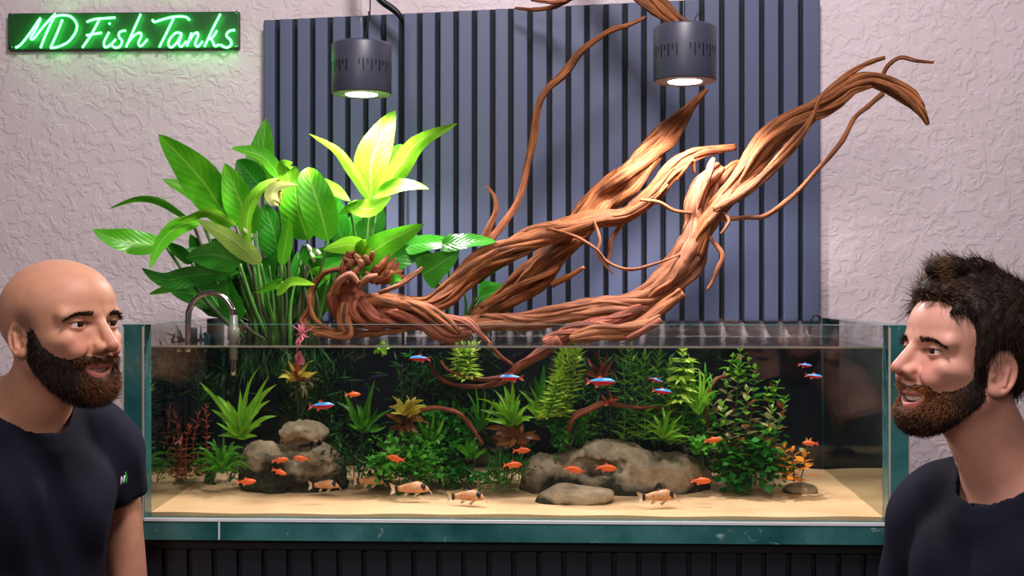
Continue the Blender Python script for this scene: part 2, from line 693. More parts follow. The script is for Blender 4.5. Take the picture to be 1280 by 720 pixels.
def surf(fn, xs, ys, zs, stride=4, margin=1.4):
    """surface nets of fn over a rectilinear grid; returns verts (n,3), quads (m,4)"""
    xs, ys, zs = (np.asarray(a, dtype=np.float32) for a in (xs, ys, zs))

    def padlen(a):
        n = (len(a) - 1) % stride
        if n:
            d = a[-1] - a[-2]
            a = np.concatenate([a, a[-1] + d * np.arange(1, stride - n + 1, dtype=np.float32)])
        return a
    xs, ys, zs = padlen(xs), padlen(ys), padlen(zs)
    nx, ny, nz = len(xs), len(ys), len(zs)
    cx, cy, cz = xs[::stride], ys[::stride], zs[::stride]
    g = np.stack(np.meshgrid(cx, cy, cz, indexing='ij'), -1).reshape(-1, 3)
    cv = fn(g).reshape(len(cx), len(cy), len(cz))
    dx, dy, dz = np.diff(cx), np.diff(cy), np.diff(cz)
    diag = np.sqrt(dx[:, None, None] ** 2 + dy[None, :, None] ** 2 + dz[None, None, :] ** 2)
    c8 = [cv[i:len(cx) - 1 + i, j:len(cy) - 1 + j, k:len(cz) - 1 + k] for i in (0, 1) for j in (0, 1) for k in (0, 1)]
    mn = np.minimum.reduce([np.abs(c) for c in c8])
    sg = np.stack([c < 0 for c in c8])
    act = (mn < diag * margin * 0.5) | (sg.any(0) & ~sg.all(0))
    vals = np.repeat(np.repeat(np.repeat(cv, stride, 0), stride, 1), stride, 2)[:nx, :ny, :nz].copy()
    need = np.zeros((nx, ny, nz), dtype=bool)
    for i, j, k in np.argwhere(act):
        need[i * stride:(i + 1) * stride + 1, j * stride:(j + 1) * stride + 1, k * stride:(k + 1) * stride + 1] = True
    idx = np.argwhere(need)
    pts = np.stack([xs[idx[:, 0]], ys[idx[:, 1]], zs[idx[:, 2]]], 1)
    out = np.empty(len(pts), dtype=np.float32)
    for s in range(0, len(pts), 200000):
        out[s:s + 200000] = fn(pts[s:s + 200000])
    vals[need] = out
    ins = vals < 0
    cs = [ins[i:nx - 1 + i, j:ny - 1 + j, k:nz - 1 + k] for i in (0, 1) for j in (0, 1) for k in (0, 1)]
    cnt = np.zeros((nx - 1, ny - 1, nz - 1), dtype=np.uint8)
    for c in cs:
        cnt += c
    cell = np.argwhere((cnt > 0) & (cnt < 8))
    vid = -np.ones((nx - 1, ny - 1, nz - 1), dtype=np.int32)
    vid[cell[:, 0], cell[:, 1], cell[:, 2]] = np.arange(len(cell))
    off = np.array([(i, j, k) for i in (0, 1) for j in (0, 1) for k in (0, 1)])
    cp = cell[:, None, :] + off[None]
    cvv = vals[cp[..., 0], cp[..., 1], cp[..., 2]]
    cpp = np.stack([xs[cp[..., 0]], ys[cp[..., 1]], zs[cp[..., 2]]], -1)
    acc = np.zeros((len(cell), 3), dtype=np.float64)
    num = np.zeros(len(cell))
    for a in range(8):
        for b in range(a + 1, 8):
            if np.abs(off[a] - off[b]).sum() != 1:
                continue
            va, vb = cvv[:, a], cvv[:, b]
            m = (va < 0) != (vb < 0)
            t = va[m] / (va[m] - vb[m])
            acc[m] += cpp[m, a] + t[:, None] * (cpp[m, b] - cpp[m, a])
            num[m] += 1
    verts = acc / np.maximum(num, 1)[:, None]
    quads = []
    for ax in range(3):
        u, w = (ax + 1) % 3, (ax + 2) % 3
        sl0 = [slice(None)] * 3
        sl1 = [slice(None)] * 3
        sl0[ax] = slice(0, -1)
        sl1[ax] = slice(1, None)
        s0, s1 = ins[tuple(sl0)], ins[tuple(sl1)]
        e = np.argwhere(s0 != s1)
        ok = (e[:, u] > 0) & (e[:, w] > 0) & (e[:, u] < ins.shape[u] - 1) & (e[:, w] < ins.shape[w] - 1)
        e = e[ok]
        flip = ~s0[e[:, 0], e[:, 1], e[:, 2]]
        q = []
        for du, dw in ((0, 0), (-1, 0), (-1, -1), (0, -1)):
            c = e.copy()
            c[:, u] += du
            c[:, w] += dw
            q.append(vid[c[:, 0], c[:, 1], c[:, 2]])
        q = np.stack(q, 1)
        q[flip] = q[flip][:, ::-1]
        quads.append(q)
    quads = np.concatenate(quads)
    return verts, quads


def np_mesh(name, verts, faces, mats, cols=None, smooth=True):
    me = bpy.data.meshes.new(name)
    n, k = faces.shape
    me.vertices.add(len(verts))
    me.vertices.foreach_set('co', np.asarray(verts, dtype=np.float32).ravel())
    me.loops.add(n * k)
    me.loops.foreach_set('vertex_index', faces.astype(np.int32).ravel())
    me.polygons.add(n)
    me.polygons.foreach_set('loop_start', np.arange(0, n * k, k, dtype=np.int32))
    me.polygons.foreach_set('loop_total', np.full(n, k, dtype=np.int32))
    setmats(me, mats)
    me.update(calc_edges=True)
    me.polygons.foreach_set('use_smooth', np.full(n, smooth, dtype=bool))
    if cols is not None:
        at = me.color_attributes.new('Col', 'FLOAT_COLOR', 'POINT')
        at.data.foreach_set('color', np.asarray(cols, dtype=np.float32).ravel())
    me.validate()
    return me


def drop_unused(verts, faces):
    u, inv = np.unique(faces, return_inverse=True)
    return verts[u], inv.reshape(faces.shape)

# ================================================================== the setting
YW = 2.80
wb = MB()
wb.box((-3.2, YW, 0), (3.2, YW + 0.12, 2.9))
w = wb.build('wall_back', 'stucco_wall', smooth=False)
tag(w, 'pale mauve wall with rough troweled stucco texture', 'wall', kind='structure')
fb = MB()
fb.box((-3.2, -2.5, -0.1), (3.2, YW, 0))
w = fb.build('floor', 'floorboards', smooth=False)
tag(w, 'plain brown floor under the aquarium cabinet', 'floor', kind='structure')

# ---- slatted wall panel (every slat its own part)
GAPS = [346.3, 368.3, 390.5, 412.5, 434.5, 457, 479.3, 501.5, 524.5, 547, 570, 593, 615.8, 638.5, 662.5, 686.8, 710.5, 733.8,
        757.5, 781.3, 805, 829, 853, 877.5, 902.5, 927.5, 952.5, 976.5, 1001.2]
YS = 2.765
panel = empty('slat_wall_panel', P(676, 400, YW), 'slate-blue wall panel of vertical slats with dark gaps behind the tank', 'wall panel')


def slat_top(px):
    return 25.0 - (px - 330) * 0.0475


edges = [(329.5, GAPS[0] - 3.0)] + [(GAPS[i] + 3.0, GAPS[i + 1] - 3.0) for i in range(len(GAPS) - 1)] + [(GAPS[-1] + 3.0, 1025)]
for x0, x1 in edges:
    m = MB()
    a, b = P(x0, 400, YS), P(x1, 400, YS)
    zt = P(x0, slat_top((x0 + x1) / 2), YS).z
    m.box((a.x, YS, P(x0, 402, YS).z), (b.x, YW - 0.006, zt))
    o = m.build('slat', 'slat_paint', panel, org=((a.x + b.x) / 2, YS, a.z), smooth=False)
    bevel(o, 0.0025, 2)
m = MB()
xa, xb, zl = P(331, 0, YW).x, P(1022, 0, YW).x, P(0, 399, YW).z
za, zb = P(331, slat_top(331) + 1.5, YW).z, P(1022, slat_top(1022) + 1.5, YW).z
m.add([(x, y, z) for y in (YW - 0.008, YW - 0.001) for x, z in ((xa, zl), (xb, zl), (xb, zb), (xa, za))],
      [(0, 1, 2, 3), (7, 6, 5, 4), (0, 4, 5, 1), (1, 5, 6, 2), (2, 6, 7, 3), (3, 7, 4, 0)])
bk = m.build('panel_backing', 'slat_backing', panel, smooth=False)

# ================================================================== aquarium
YF, G = 2.15, 0.035
YI, YB = YF + G, 2.66
YBO = YB + 0.02
XL, XR = P(153, 0, YF).x, P(1138, 0, YF).x
XLI, XRI = P(180, 0, YF).x, P(1111, 0, YF).x
ZB, ZF, ZR, ZW = EYE - 0.456, EYE - 0.4205, EYE - 0.0660, EYE - 0.1078

tank = empty('aquarium', ((XL + XR) / 2, (YF + YBO) / 2, ZB), 'long rimless aquarium of thick green-edged glass on a dark cabinet', 'aquarium')


def pane(name, a, b, edge_axes, mats=('clear_glass', 'glass_edge')):
    """a box whose faces along edge_axes carry the polished-edge look"""
    m = MB()
    m.box(a, b)
    fa = [0, 0, 1, 1, 2, 2]      # axis of each face in MB.box
    m.mi = [1 if fa[i] in edge_axes else 0 for i in range(6)]
    return m.build(name, list(mats), tank, smooth=False)


pane('front_pane', (XLI + 0.001, YF, ZF + 0.001), (XRI - 0.001, YI, ZR), (0, 2))
pane('side_pane', (XL, YF, ZF + 0.001), (XLI, YBO, ZR), (1, 2))
pane('side_pane', (XRI, YF, ZF + 0.001), (XR, YBO, ZR), (1, 2))
pane('back_pane', (XLI + 0.001, YB, ZF + 0.001), (XRI - 0.001, YBO, ZR), (2,))
bp = pane('bottom_pane', (XL, YF, ZB), (XR, YBO, ZF), (0, 1, 2))
m = MB()
m.box((P(273, 0, YF).x, YF - 0.001, ZB + 0.001), (P(275, 0, YF).x, YF + 0.004, ZF))
m.box((XLI, YF - 0.0015, ZF - 0.0016), (XRI, YF + 0.003, ZF + 0.0035))
m.build('silicone_seam', 'logo_white', bp, smooth=False)
for x0, x1 in ((XL, XLI), (XRI, XR)):
    m = MB()
    for xx in (x0 + 0.0015, x1 - 0.0015):
        m.box((xx - 0.0014, YF - 0.0012, ZF), (xx + 0.0014, YF + 0.002, ZR - 0.004))
    m.build('pane_bevel', 'glint_and_bevel', tank, smooth=False)
m = MB()
m.box((XLI, YBO + 0.001, ZF), (XRI, YBO + 0.004, ZW - 0.002))
m.build('back_film', 'back_film', tank, smooth=False)

# water: top surface plus the two side boundaries that mirror the inside
wm = MB()
e = 0.0012
x0, x1, y0, y1 = XLI + e, XRI - e, YI + e, YB - e
wm.add([(x0, y0, ZW), (x1, y0, ZW), (x1, y1, ZW), (x0, y1, ZW)], [(0, 1, 2, 3)])
wm.add([(x0, y0, ZF + e), (x0, y1, ZF + e), (x0, y1, ZW), (x0, y0, ZW)], [(0, 1, 2, 3)], mi=1)
wm.add([(x1, y0, ZF + e), (x1, y1, ZF + e), (x1, y1, ZW), (x1, y0, ZW)], [(3, 2, 1, 0)], mi=1)
wtr = wm.build('water', ['water_surface', 'water_side'], smooth=False, org=((x0 + x1) / 2, (y0 + y1) / 2, ZF))
tag(wtr, 'clear still water filling the aquarium almost to the rim', 'water', kind='stuff')
m = MB()
m.box((x0, y0, ZW - 0.0015), (x1, y0 + 0.004, ZW + 0.0018))
m.build('waterline_glint', 'glint_and_bevel', wtr, smooth=False)  # strip with the bright meniscus reflection put into its colour


# sand
def sand_z(x, y):
    t = (y - YI) / (YB - YI)
    return ZF + 0.007 + 0.016 * t + 0.0025 * math.sin(x * 9 + y * 4) * (0.3 + t) + 0.0012 * math.sin(x * 31 + 1) * math.sin(y * 37)


m = MB()
nx, ny = 120, 44
vv = [(x0 + (x1 - x0) * i / nx, y0 + (y1 - y0) * j / ny) for j in range(ny + 1) for i in range(nx + 1)]
verts = [(x, y, sand_z(x, y)) for x, y in vv]
faces = [(j * (nx + 1) + i, j * (nx + 1) + i + 1, (j + 1) * (nx + 1) + i + 1, (j + 1) * (nx + 1) + i) for j in range(ny) for i in range(nx)]
m.add(verts, faces)
m.add([(x0, y0, ZF)] + [verts[i] for i in range(nx + 1)] + [(x1, y0, ZF)], [tuple(range(nx + 3))])
so = m.build('sand', 'sand')
tag(so, 'fine pale beige sand covering the aquarium bottom', 'sand', kind='stuff')

# ---- cabinet under the tank
cab = empty('aquarium_cabinet', ((XL + XR) / 2, 2.42, 0), 'dark navy slat-front cabinet carrying the aquarium', 'cabinet')
m = MB()
m.box((XL + 0.004, YF + 0.035, 0.0), (XR - 0.004, 2.74, ZB - 0.001))
m.build('body', 'cabinet_body', cab, smooth=False)
m = MB()
m.box((XL + 0.004, YF + 0.02, ZB - 0.02), (XR - 0.004, YF + 0.035, ZB - 0.001))
m.build('shadow_rail', 'cabinet_body', cab, smooth=False)  # near-black rail carries the shadow line below the tank in its colour
px = 178.0
slat_me = None
while px < 1130:
    a = P(px, 0, YF + 0.02)
    if slat_me is None:
        m = MB()
        m.box((0, 0, 0.08), (24.5 * S(YF), 0.0149, ZB - 0.0215))
        slat_me = m.mesh('slat', 'cabinet_slat', smooth=False)
    o = link('slat', slat_me, cab)
    o.location = Vector((a.x, YF + 0.02, 0)) - cab.location
    px += 31.2

# ================================================================== pendant lamps


def lamp(cx, cy_top, cy_bot, rpx, Y, label, wires, power):
    c = P(cx, cy_bot, Y)
    top = P(cx, cy_top, Y).z
    r = rpx * S(Y)
    h = top - c.z
    root = empty('pendant_lamp', c, label, 'lamp', 'round black pendant lamps')
    m = MB()
    m.lathe([(0.001, h), (r * 0.96, h), (r, h - 0.004), (r, 0.002), (r * 0.985, 0), (r * 0.95, 0.0)], c, 48)
    m.build('housing', 'lamp_body', root)
    m = MB()
    m.lathe([(r * 0.97, -0.0004), (r * 0.56, -0.0006), (r * 0.54, 0.003)], c, 48)
    m.build('reflector_ring', 'lamp_ring', root)
    m = MB()
    m.lathe([(r * 0.55, 0.002), (r * 0.53, -0.0012), (r * 0.35, -0.0022), (r * 0.15, -0.0028), (0.0005, -0.003)], c, 40)
    m.build('lens', 'lamp_lens', root)
    m = MB()
    for k in range(44):
        if k % 11 in (9, 10):
            continue
        a = 2 * math.pi * (k + 0.5) / 44
        n = Vector((math.cos(a), math.sin(a), 0))
        t = Vector((-n.y, n.x, 0))
        for z0, z1 in ((0.50, 0.60),) if k % 2 else ((0.38, 0.61),):
            q = []
            for dn in (0.9985, 1.004):
                for dt in (-0.0016, 0.0016):
                    for z in (z0, z1):
                        q.append(c + n * r * dn + t * dt + Vector((0, 0, h * z)))
            m.add(q, [(0, 1, 3, 2), (4, 6, 7, 5), (0, 4, 5, 1), (2, 3, 7, 6), (0, 2, 6, 4), (1, 5, 7, 3)])
    m.build('vent_slots', 'lamp_vent', root, smooth=False)['kind'] = 'stuff'
    for pts, rr, mt in wires:
        m = MB()
        m.tube([P(x, y, Y) for x, y in pts], rr, 6, 0, 4)
        m.build('cable', mt, root)
    ld = bpy.data.lights.new('lamp_light', 'SPOT')
    ld.energy = power
    ld.color = (1.0, 0.87, 0.90)
    ld.spot_size = math.radians(150)
    ld.spot_blend = 0.6
    ld.shadow_soft_size = r * 0.5
    lo = bpy.data.objects.new('lamp_light', ld)
    COL.objects.link(lo)
    lo.parent = root
    lo.location = (0, 0, -0.016)
    return root


lamp(452, 55, 118, 37.5, 2.40, 'round black pendant lamp hanging over the broad-leaved plant', [
    ([(456, 52), (459, 35), (461, 14), (463, -12), (466, -400)], 0.0014, 'cable'), ([(452, 52), (451.5, 20), (451, -12), (450, -400)], 0.0006, 'steel_wire')], 29)
lamp(856, 34, 102, 39, 2.34, 'round black pendant lamp hanging over the upright driftwood limb', [
    ([(864, 32), (872, 16), (878, -12), (880, -400)], 0.0014, 'cable'), ([(855, 32), (854.5, -12), (854, -400)], 0.0008, 'steel_wire')], 29)

m = MB()
m.tube([P(446, -400, 2.70), P(447, -200, 2.70), P(450, -40, 2.70), P(462, -16, 2.70), P(478, 2, 2.70), P(492, 12, 2.70), P(501, 22, 2.70), P(503.5, 38, 2.71), P(504, 120, 2.725), P(504, 300, 2.725), P(504, 432, 2.725)],
       [0.013, 0.013, 0.013, 0.013, 0.013, 0.013, 0.010, 0.006, 0.005, 0.005, 0.005], 12, 0, 5, squash=0.6)
o = m.build('lamp_bracket', 'black_metal', org=P(504, 432, 2.725))
tag(o, 'bent black metal bracket rising along the slats beside a lamp', 'bracket')

# ================================================================== neon sign
sg = empty('neon_sign', P(154, 62, 2.795), 'black wall sign with glowing green neon script reading MD Fish Tanks', 'sign')
m = MB()
a, b = P(9.5, 62.5, 2.785), P(299, 14, 2.785)
m.box((a.x, 2.785, a.z), (b.x, 2.7985, b.z))
o = m.build('board', 'glow_tinted_board', sg, smooth=False)
bevel(o, 0.003, 2)
for x, y in ((14, 17.5), (296, 15.5), (14, 59), (296, 58)):
    m = MB()
    c = P(x, y, 2.783)
    m.tube([c + Vector((0, 0.004, 0)), c - Vector((0, 0.001, 0))], 0.003, 10, sub=1)
    m.build('screw', 'steel', sg)
LET = {
    'letter_m': [[(78, 238), (105, 222), (150, 165), (203, 90), (178, 148), (154, 190), (170, 192), (215, 135), (277, 70), (252, 122), (222, 190), (203, 240)]],
    'letter_d': [[(312, 98), (290, 155), (252, 240)], [(262, 85), (310, 76), (355, 84), (384, 122), (376, 165), (340, 210), (290, 234), (252, 240)]],
    'letter_f': [[(434, 110), (470, 97), (520, 92), (575, 88)], [(497, 98), (455, 175), (412, 238)], [(432, 177), (470, 170), (508, 164)]],
    'letter_i': [[(546, 160), (520, 212), (528, 236), (555, 222), (580, 195)], [(545, 122), (551, 114)]],
    'letter_s': [[(628, 152), (600, 160), (594, 182), (610, 205), (600, 232), (576, 238), (558, 226)]],
    'letter_h': [[(704, 70), (668, 150), (630, 236)], [(640, 214), (670, 178), (700, 164), (706, 182), (692, 216), (706, 230), (738, 196)]],
    'letter_t': [[(762, 98), (774, 110), (810, 98), (870, 84), (925, 84), (948, 100)], [(868, 92), (835, 160), (796, 236)]],
    'letter_a': [[(908, 168), (880, 164), (850, 195), (842, 224), (858, 236), (885, 212), (908, 172), (894, 218), (908, 232), (932, 205)]],
    'letter_n': [[(958, 164), (934, 232)], [(940, 214), (968, 172), (988, 164), (988, 186), (976, 220), (990, 232), (1014, 206)]],
    'letter_k': [[(1102, 70), (1066, 140), (1022, 234)], [(1084, 152), (1064, 186), (1042, 192), (1060, 200), (1074, 230), (1096, 222)]],
    'letter_s_last': [[(1174, 150), (1146, 156), (1132, 178), (1152, 200), (1156, 224), (1132, 238), (1102, 224)]],
}
for nm, strokes in LET.items():
    m = MB()
    for st in strokes:
        m.tube([P(x / 4, y / 4, 2.775) for x, y in st], 0.0026, 8, 0, 5)
    m.build(nm.replace('_last', ''), 'neon_tube', sg)

# ================================================================== driftwood


def wood(parent, name, pts, strands=5, twist=2.2, mat='driftwood', seed=0, seg=10, wob=0.10, sub=6):
    """pts: (px, py, Y, radius px) - a limb of twisted fibres grown along a path"""
    C = [P(x, y, Y) for x, y, Y, r in pts]
    R = [r * S(Y) for x, y, Y, r in pts]
    m = MB()
    if strands <= 1:
        m.tube(C, R, max(7, seg - 2), 0, sub, wob=wob * 0.8, seed=seed)
        return m.build(name, mat, parent)
    pc, rc = catmull(C, R, sub)
    m.tube(pc, [r * 0.74 for r in rc], seg, 0, 1, wob=wob, seed=seed)
    r_ = random.Random(seed)
    n = len(pc)
    tot = sum((pc[i + 1] - pc[i]).length for i in range(n - 1))
    for k in range(strands):
        ph0 = 2 * math.pi * k / strands + r_.uniform(-0.3, 0.3)
        tw = twist * r_.uniform(0.6, 1.3)
        sr = r_.uniform(0.16, 0.50) if strands > 5 else r_.uniform(0.30, 0.56)
        f1, f2, p1, p2 = r_.uniform(8, 22), r_.uniform(20, 44), r_.uniform(0, 6), r_.uniform(0, 6)
        pp, rr = [], []
        L = 0
        s0, s1 = (0, n) if r_.random() < 0.6 else (r_.randint(0, n // 4), n - r_.randint(0, n // 4))
        for i in range(n):
            if i:
                L += (pc[i] - pc[i - 1]).length
            if not s0 <= i < s1:
                continue
            t = (pc[min(i + 1, n - 1)] - pc[max(i - 1, 0)]).normalized()
            up = Vector((0, 1, 0))
            nn = (up - t * up.dot(t)).normalized()
            bb = t.cross(nn)
            a = ph0 + tw * L / max(tot, 0.2) * 2.0 + 0.5 * math.sin(L * f1 + p1)
            off = rc[i] * (0.72 + 0.14 * math.sin(L * f2 + p2))
            pp.append(pc[i] + nn * (math.cos(a) * off) + bb * (math.sin(a) * off))
            ends = min(1.0, 0.35 + 4.0 * min(i - s0, s1 - 1 - i) / n)
            rr.append(rc[i] * sr * (1 + 0.22 * math.sin(L * f1 * 1.7 + p2)) * ends)
        if len(pp) > 3:
            m.tube(pp, rr, 8, 0, 1, wob=wob, seed=seed * 31 + k)
    return m.build(name, mat, parent)


dw = empty('driftwood', P(470, 425, 2.42), 'gnarled orange-brown driftwood with twisted limbs reaching over the tank', 'driftwood')
wood(dw, 'limb', [(438, 385, 2.42, 20), (480, 378, 2.42, 17), (530, 382, 2.40, 12), (556, 370, 2.40, 13), (600, 330, 2.40, 14), (650, 306, 2.40, 17), (700, 288, 2.41, 17),
                  (745, 273, 2.42, 13), (785, 268, 2.43, 10), (815, 245, 2.44, 11), (842, 212, 2.45, 10), (872, 192, 2.46, 8), (920, 184, 2.47, 5)], 11, 2.4, seed=1)
wood(dw, 'limb', [(592, 396, 2.46, 16), (630, 374, 2.46, 16), (665, 344, 2.47, 20), (700, 308, 2.48, 19), (728, 280, 2.49, 17), (752, 248, 2.49, 18), (782, 222, 2.48, 19),
                  (815, 188, 2.51, 15), (845, 155, 2.53, 11), (866, 132, 2.55, 7), (884, 112, 2.56, 3)], 12, 1.6, 'driftwood', seed=2)
wood(dw, 'limb', [(560, 410, 2.40, 14), (610, 402, 2.40, 13), (660, 400, 2.40, 11), (710, 392, 2.40, 12), (760, 386, 2.40, 16), (806, 378, 2.40, 17), (838, 352, 2.41, 19), (862, 318, 2.42, 20),
                  (874, 285, 2.43, 19), (874, 258, 2.43, 17), (884, 230, 2.44, 15), (900, 208, 2.45, 8)], 13, 2.0, 'driftwood_pale', seed=3)
wood(dw, 'limb', [(868, 318, 2.41, 14), (884, 280, 2.41, 17), (906, 248, 2.41, 15), (934, 214, 2.42, 14), (966, 172, 2.42, 15), (1000, 148, 2.42, 14), (1030, 128, 2.41, 11),
                  (1060, 107, 2.40, 10), (1085, 99, 2.39, 9.5), (1112, 107, 2.38, 10), (1138, 122, 2.37, 11.5), (1152, 140, 2.36, 8.5), (1160, 156, 2.36, 3)], 7, 1.2, 'driftwood', seed=4, wob=0.05)
wood(dw, 'limb', [(892, 262, 2.39, 6), (922, 246, 2.38, 7), (948, 226, 2.38, 6), (976, 198, 2.38, 6), (1000, 170, 2.38, 4.5), (1016, 146, 2.39, 4), (1026, 122, 2.40, 4), (1045, 104, 2.40, 3.6), (1062, 90, 2.40, 3.8), (1084, 79, 2.40, 3.8), (1106, 72, 2.40, 3.2)], 2, 2, 'driftwood', seed=5)
wood(dw, 'branch', [(886, 276, 2.42, 3), (930, 272, 2.39, 3), (956, 270, 2.38, 3), (990, 246, 2.37, 3), (1020, 214, 2.36, 3), (1050, 180, 2.36, 3), (1068, 148, 2.37, 3), (1086, 132, 2.38, 3.2), (1104, 117, 2.38, 3)], 1, seed=6)
wood(dw, 'branch', [(1102, 97, 2.38, 3), (1110, 82, 2.37, 2.8), (1126, 72, 2.36, 2.6), (1146, 76, 2.35, 2.4), (1167, 78, 2.35, 1.6)], 1, seed=7)
wood(dw, 'branch', [(1012, 148, 2.40, 4), (1032, 140, 2.39, 5), (1052, 128, 2.38, 5), (1068, 114, 2.38, 4), (1090, 108, 2.38, 2.5)], 3, 2, seed=8)
wood(dw, 'branch', [(612, 300, 2.48, 7), (632, 276, 2.50, 6), (650, 246, 2.52, 6), (658, 214, 2.54, 5.5), (666, 178, 2.55, 5), (672, 136, 2.56, 5), (684, 112, 2.57, 5), (706, 92, 2.57, 5.4), (726, 66, 2.57, 4.6), (746, 49, 2.57, 4.5), (766, 37, 2.57, 5), (786, 31, 2.57, 4), (808, 21, 2.57, 2.5)], 2, 1.5, seed=9, wob=0.07)
wood(dw, 'branch', [(604, 300, 2.46, 4), (612, 282, 2.46, 4), (620, 264, 2.46, 3.2), (618, 246, 2.46, 2.6), (608, 232, 2.46, 1.4)], 1, seed=10)
wood(dw, 'branch', [(688, 286, 2.38, 1.6), (720, 296, 2.37, 1.8), (746, 312, 2.36, 2), (760, 328, 2.36, 2), (786, 337, 2.36, 2), (815, 331, 2.36, 1.8), (850, 318, 2.38, 1.5)], 1, seed=11)
wood(dw, 'branch', [(742, 276, 2.38, 1.8), (750, 300, 2.37, 1.8), (746, 316, 2.36, 1.6), (754, 328, 2.36, 1.6), (766, 342, 2.36, 1.2)], 1, seed=12)
wood(dw, 'branch', [(800, 250, 2.40, 2), (824, 253, 2.39, 2.4), (842, 263, 2.39, 2.2), (866, 266, 2.41, 2)], 1, seed=13)
wood(dw, 'branch', [(868, 216, 2.42, 2.2), (866, 200, 2.41, 2.4), (856, 212, 2.41, 2), (846, 226, 2.42, 1.4)], 1, seed=14)
wood(dw, 'branch', [(780, 276, 2.44, 3.4), (764, 300, 2.43, 3), (762, 316, 2.43, 2), (758, 330, 2.43, 1)], 1, seed=15)
wood(dw, 'branch', [(886, 296, 2.40, 3), (903, 318, 2.385, 3), (897, 336, 2.38, 2.6), (892, 350, 2.38, 2.4), (884, 362, 2.38, 1.6)], 1, seed=16)
wood(dw, 'branch', [(856, 322, 2.38, 3), (840, 350, 2.37, 3.4), (822, 362, 2.36, 2.8), (811, 372, 2.36, 2)], 1, seed=17)
wood(dw, 'branch', [(896, 258, 2.40, 2.4), (911, 274, 2.38, 2.4), (906, 286, 2.37, 2), (901, 292, 2.37, 1.4)], 1, seed=18)
wood(dw, 'branch', [(690, 356, 2.44, 4), (710, 346, 2.42, 3.6), (730, 334, 2.40, 2.2)], 1, seed=19)
wood(dw, 'branch', [(874, 262, 2.41, 6), (880, 238, 2.40, 6), (888, 216, 2.40, 5), (892, 198, 2.41, 3.5)], 2, 1.5, 'driftwood_pale', seed=20)
wood(dw, 'branch', [(892, 232, 2.44, 7), (906, 214, 2.45, 6), (920, 203, 2.46, 3), (930, 203, 2.46, 1.5)], 3, 1.5, 'driftwood', seed=21)
# lower roots and the crossing pieces at the water
wood(dw, 'root', [(450, 398, 2.42, 14), (500, 396, 2.40, 12), (530, 402, 2.38, 12), (548, 414, 2.36, 10), (566, 420, 2.35, 7), (590, 416, 2.35, 4)], 5, 2, 'driftwood_red', seed=22)
wood(dw, 'root', [(500, 380, 2.39, 9), (530, 388, 2.37, 10), (560, 404, 2.35, 8), (574, 416, 2.34, 4)], 4, 1.6, 'driftwood', seed=23)
wood(dw, 'root', [(556, 398, 2.36, 7), (582, 402, 2.34, 6), (600, 416, 2.32, 3), (614, 430, 2.30, 2.2)], 3, 2, 'driftwood_red', seed=24)
wood(dw, 'root', [(800, 384, 2.38, 10), (770, 400, 2.36, 10), (736, 408, 2.35, 9), (704, 420, 2.34, 11), (680, 430, 2.33, 9)], 6, 3, 'driftwood_red', seed=25)
wood(dw, 'root', [(852, 366, 2.36, 9), (820, 392, 2.34, 10), (790, 410, 2.32, 11), (740, 418, 2.31, 9), (712, 424, 2.31, 6)], 3, 1.5, 'driftwood', seed=26)
wood(dw, 'root', [(826, 400, 2.30, 4), (804, 414, 2.29, 4), (784, 424, 2.29, 4.5)], 1, 1.5, 'driftwood_red', seed=27)
wood(dw, 'root', [(600, 384, 2.42, 5), (650, 356, 2.42, 4.5), (690, 340, 2.43, 5), (702, 326, 2.44, 3)], 2, 2, 'driftwood', seed=28)
# stump on the left
wood(dw, 'stump', [(440, 350, 2.42, 14), (434, 372, 2.42, 22), (450, 392, 2.42, 20), (490, 392, 2.41, 15)], 7, 3, 'driftwood_red', seed=29)
wood(dw, 'root', [(432, 380, 2.40, 9), (430, 400, 2.39, 8), (434, 416, 2.39, 9), (420, 420, 2.39, 5), (392, 418, 2.40, 3.5)], 4, 2, 'driftwood', seed=30)
wood(dw, 'root', [(425, 336, 2.44, 5), (404, 342, 2.45, 5), (390, 362, 2.46, 5), (388, 386, 2.45, 6), (380, 402, 2.44, 7), (392, 412, 2.43, 6), (420, 416, 2.42, 5), (470, 416, 2.41, 5), (510, 412, 2.40, 3)], 2, 2, 'driftwood', seed=31)
wood(dw, 'root', [(386, 370, 2.43, 3), (392, 396, 2.42, 3), (408, 410, 2.42, 3), (430, 414, 2.42, 2)], 1, seed=32)
wood(dw, 'root', [(420, 366, 2.38, 4), (424, 352, 2.37, 5), (438, 344, 2.37, 5), (448, 354, 2.37, 3)], 1, 1, 'driftwood_pale', seed=33)
wood(dw, 'root', [(430, 350, 2.39, 4.5), (430, 330, 2.39, 6), (436, 318, 2.39, 3)], 2, 1, 'driftwood_pale', seed=34)
wood(dw, 'root', [(448, 360, 2.38, 4), (460, 348, 2.37, 4), (472, 344, 2.37, 3)], 1, 1, 'driftwood_pale', seed=35)
rr_ = random.Random(4)
for k in range(16):
    x, y = rr_.uniform(430, 468), rr_.uniform(322, 358)
    wood(dw, 'knot', [(x, y, 2.40, 3), (x + rr_.uniform(-5, 5), y - 5, 2.385, 4.5), (x + rr_.uniform(-8, 8), y - 11, 2.38, 2)], 1, 1, 'driftwood_pale' if k % 3 else 'driftwood_red', seed=60 + k)
for k in range(9):
    a = rr_.uniform(-0.1, 1.1)
    x, y = 468 + rr_.uniform(0, 14), 352 + rr_.uniform(-10, 4)
    wood(dw, 'splinter', [(x, y, 2.43, 5), (x + 18 * math.cos(a), y - 16 * math.sin(a), 2.42, 5.5), (x + 32 * math.cos(a), y - 30 * math.sin(a), 2.42, 1)], 1, 1, 'driftwood', seed=80 + k)
wood(dw, 'root', [(474, 366, 2.38, 4), (500, 356, 2.37, 4.2), (516, 344, 2.36, 3), (528, 334, 2.36, 2)], 2, 1, 'driftwood_pale', seed=36)
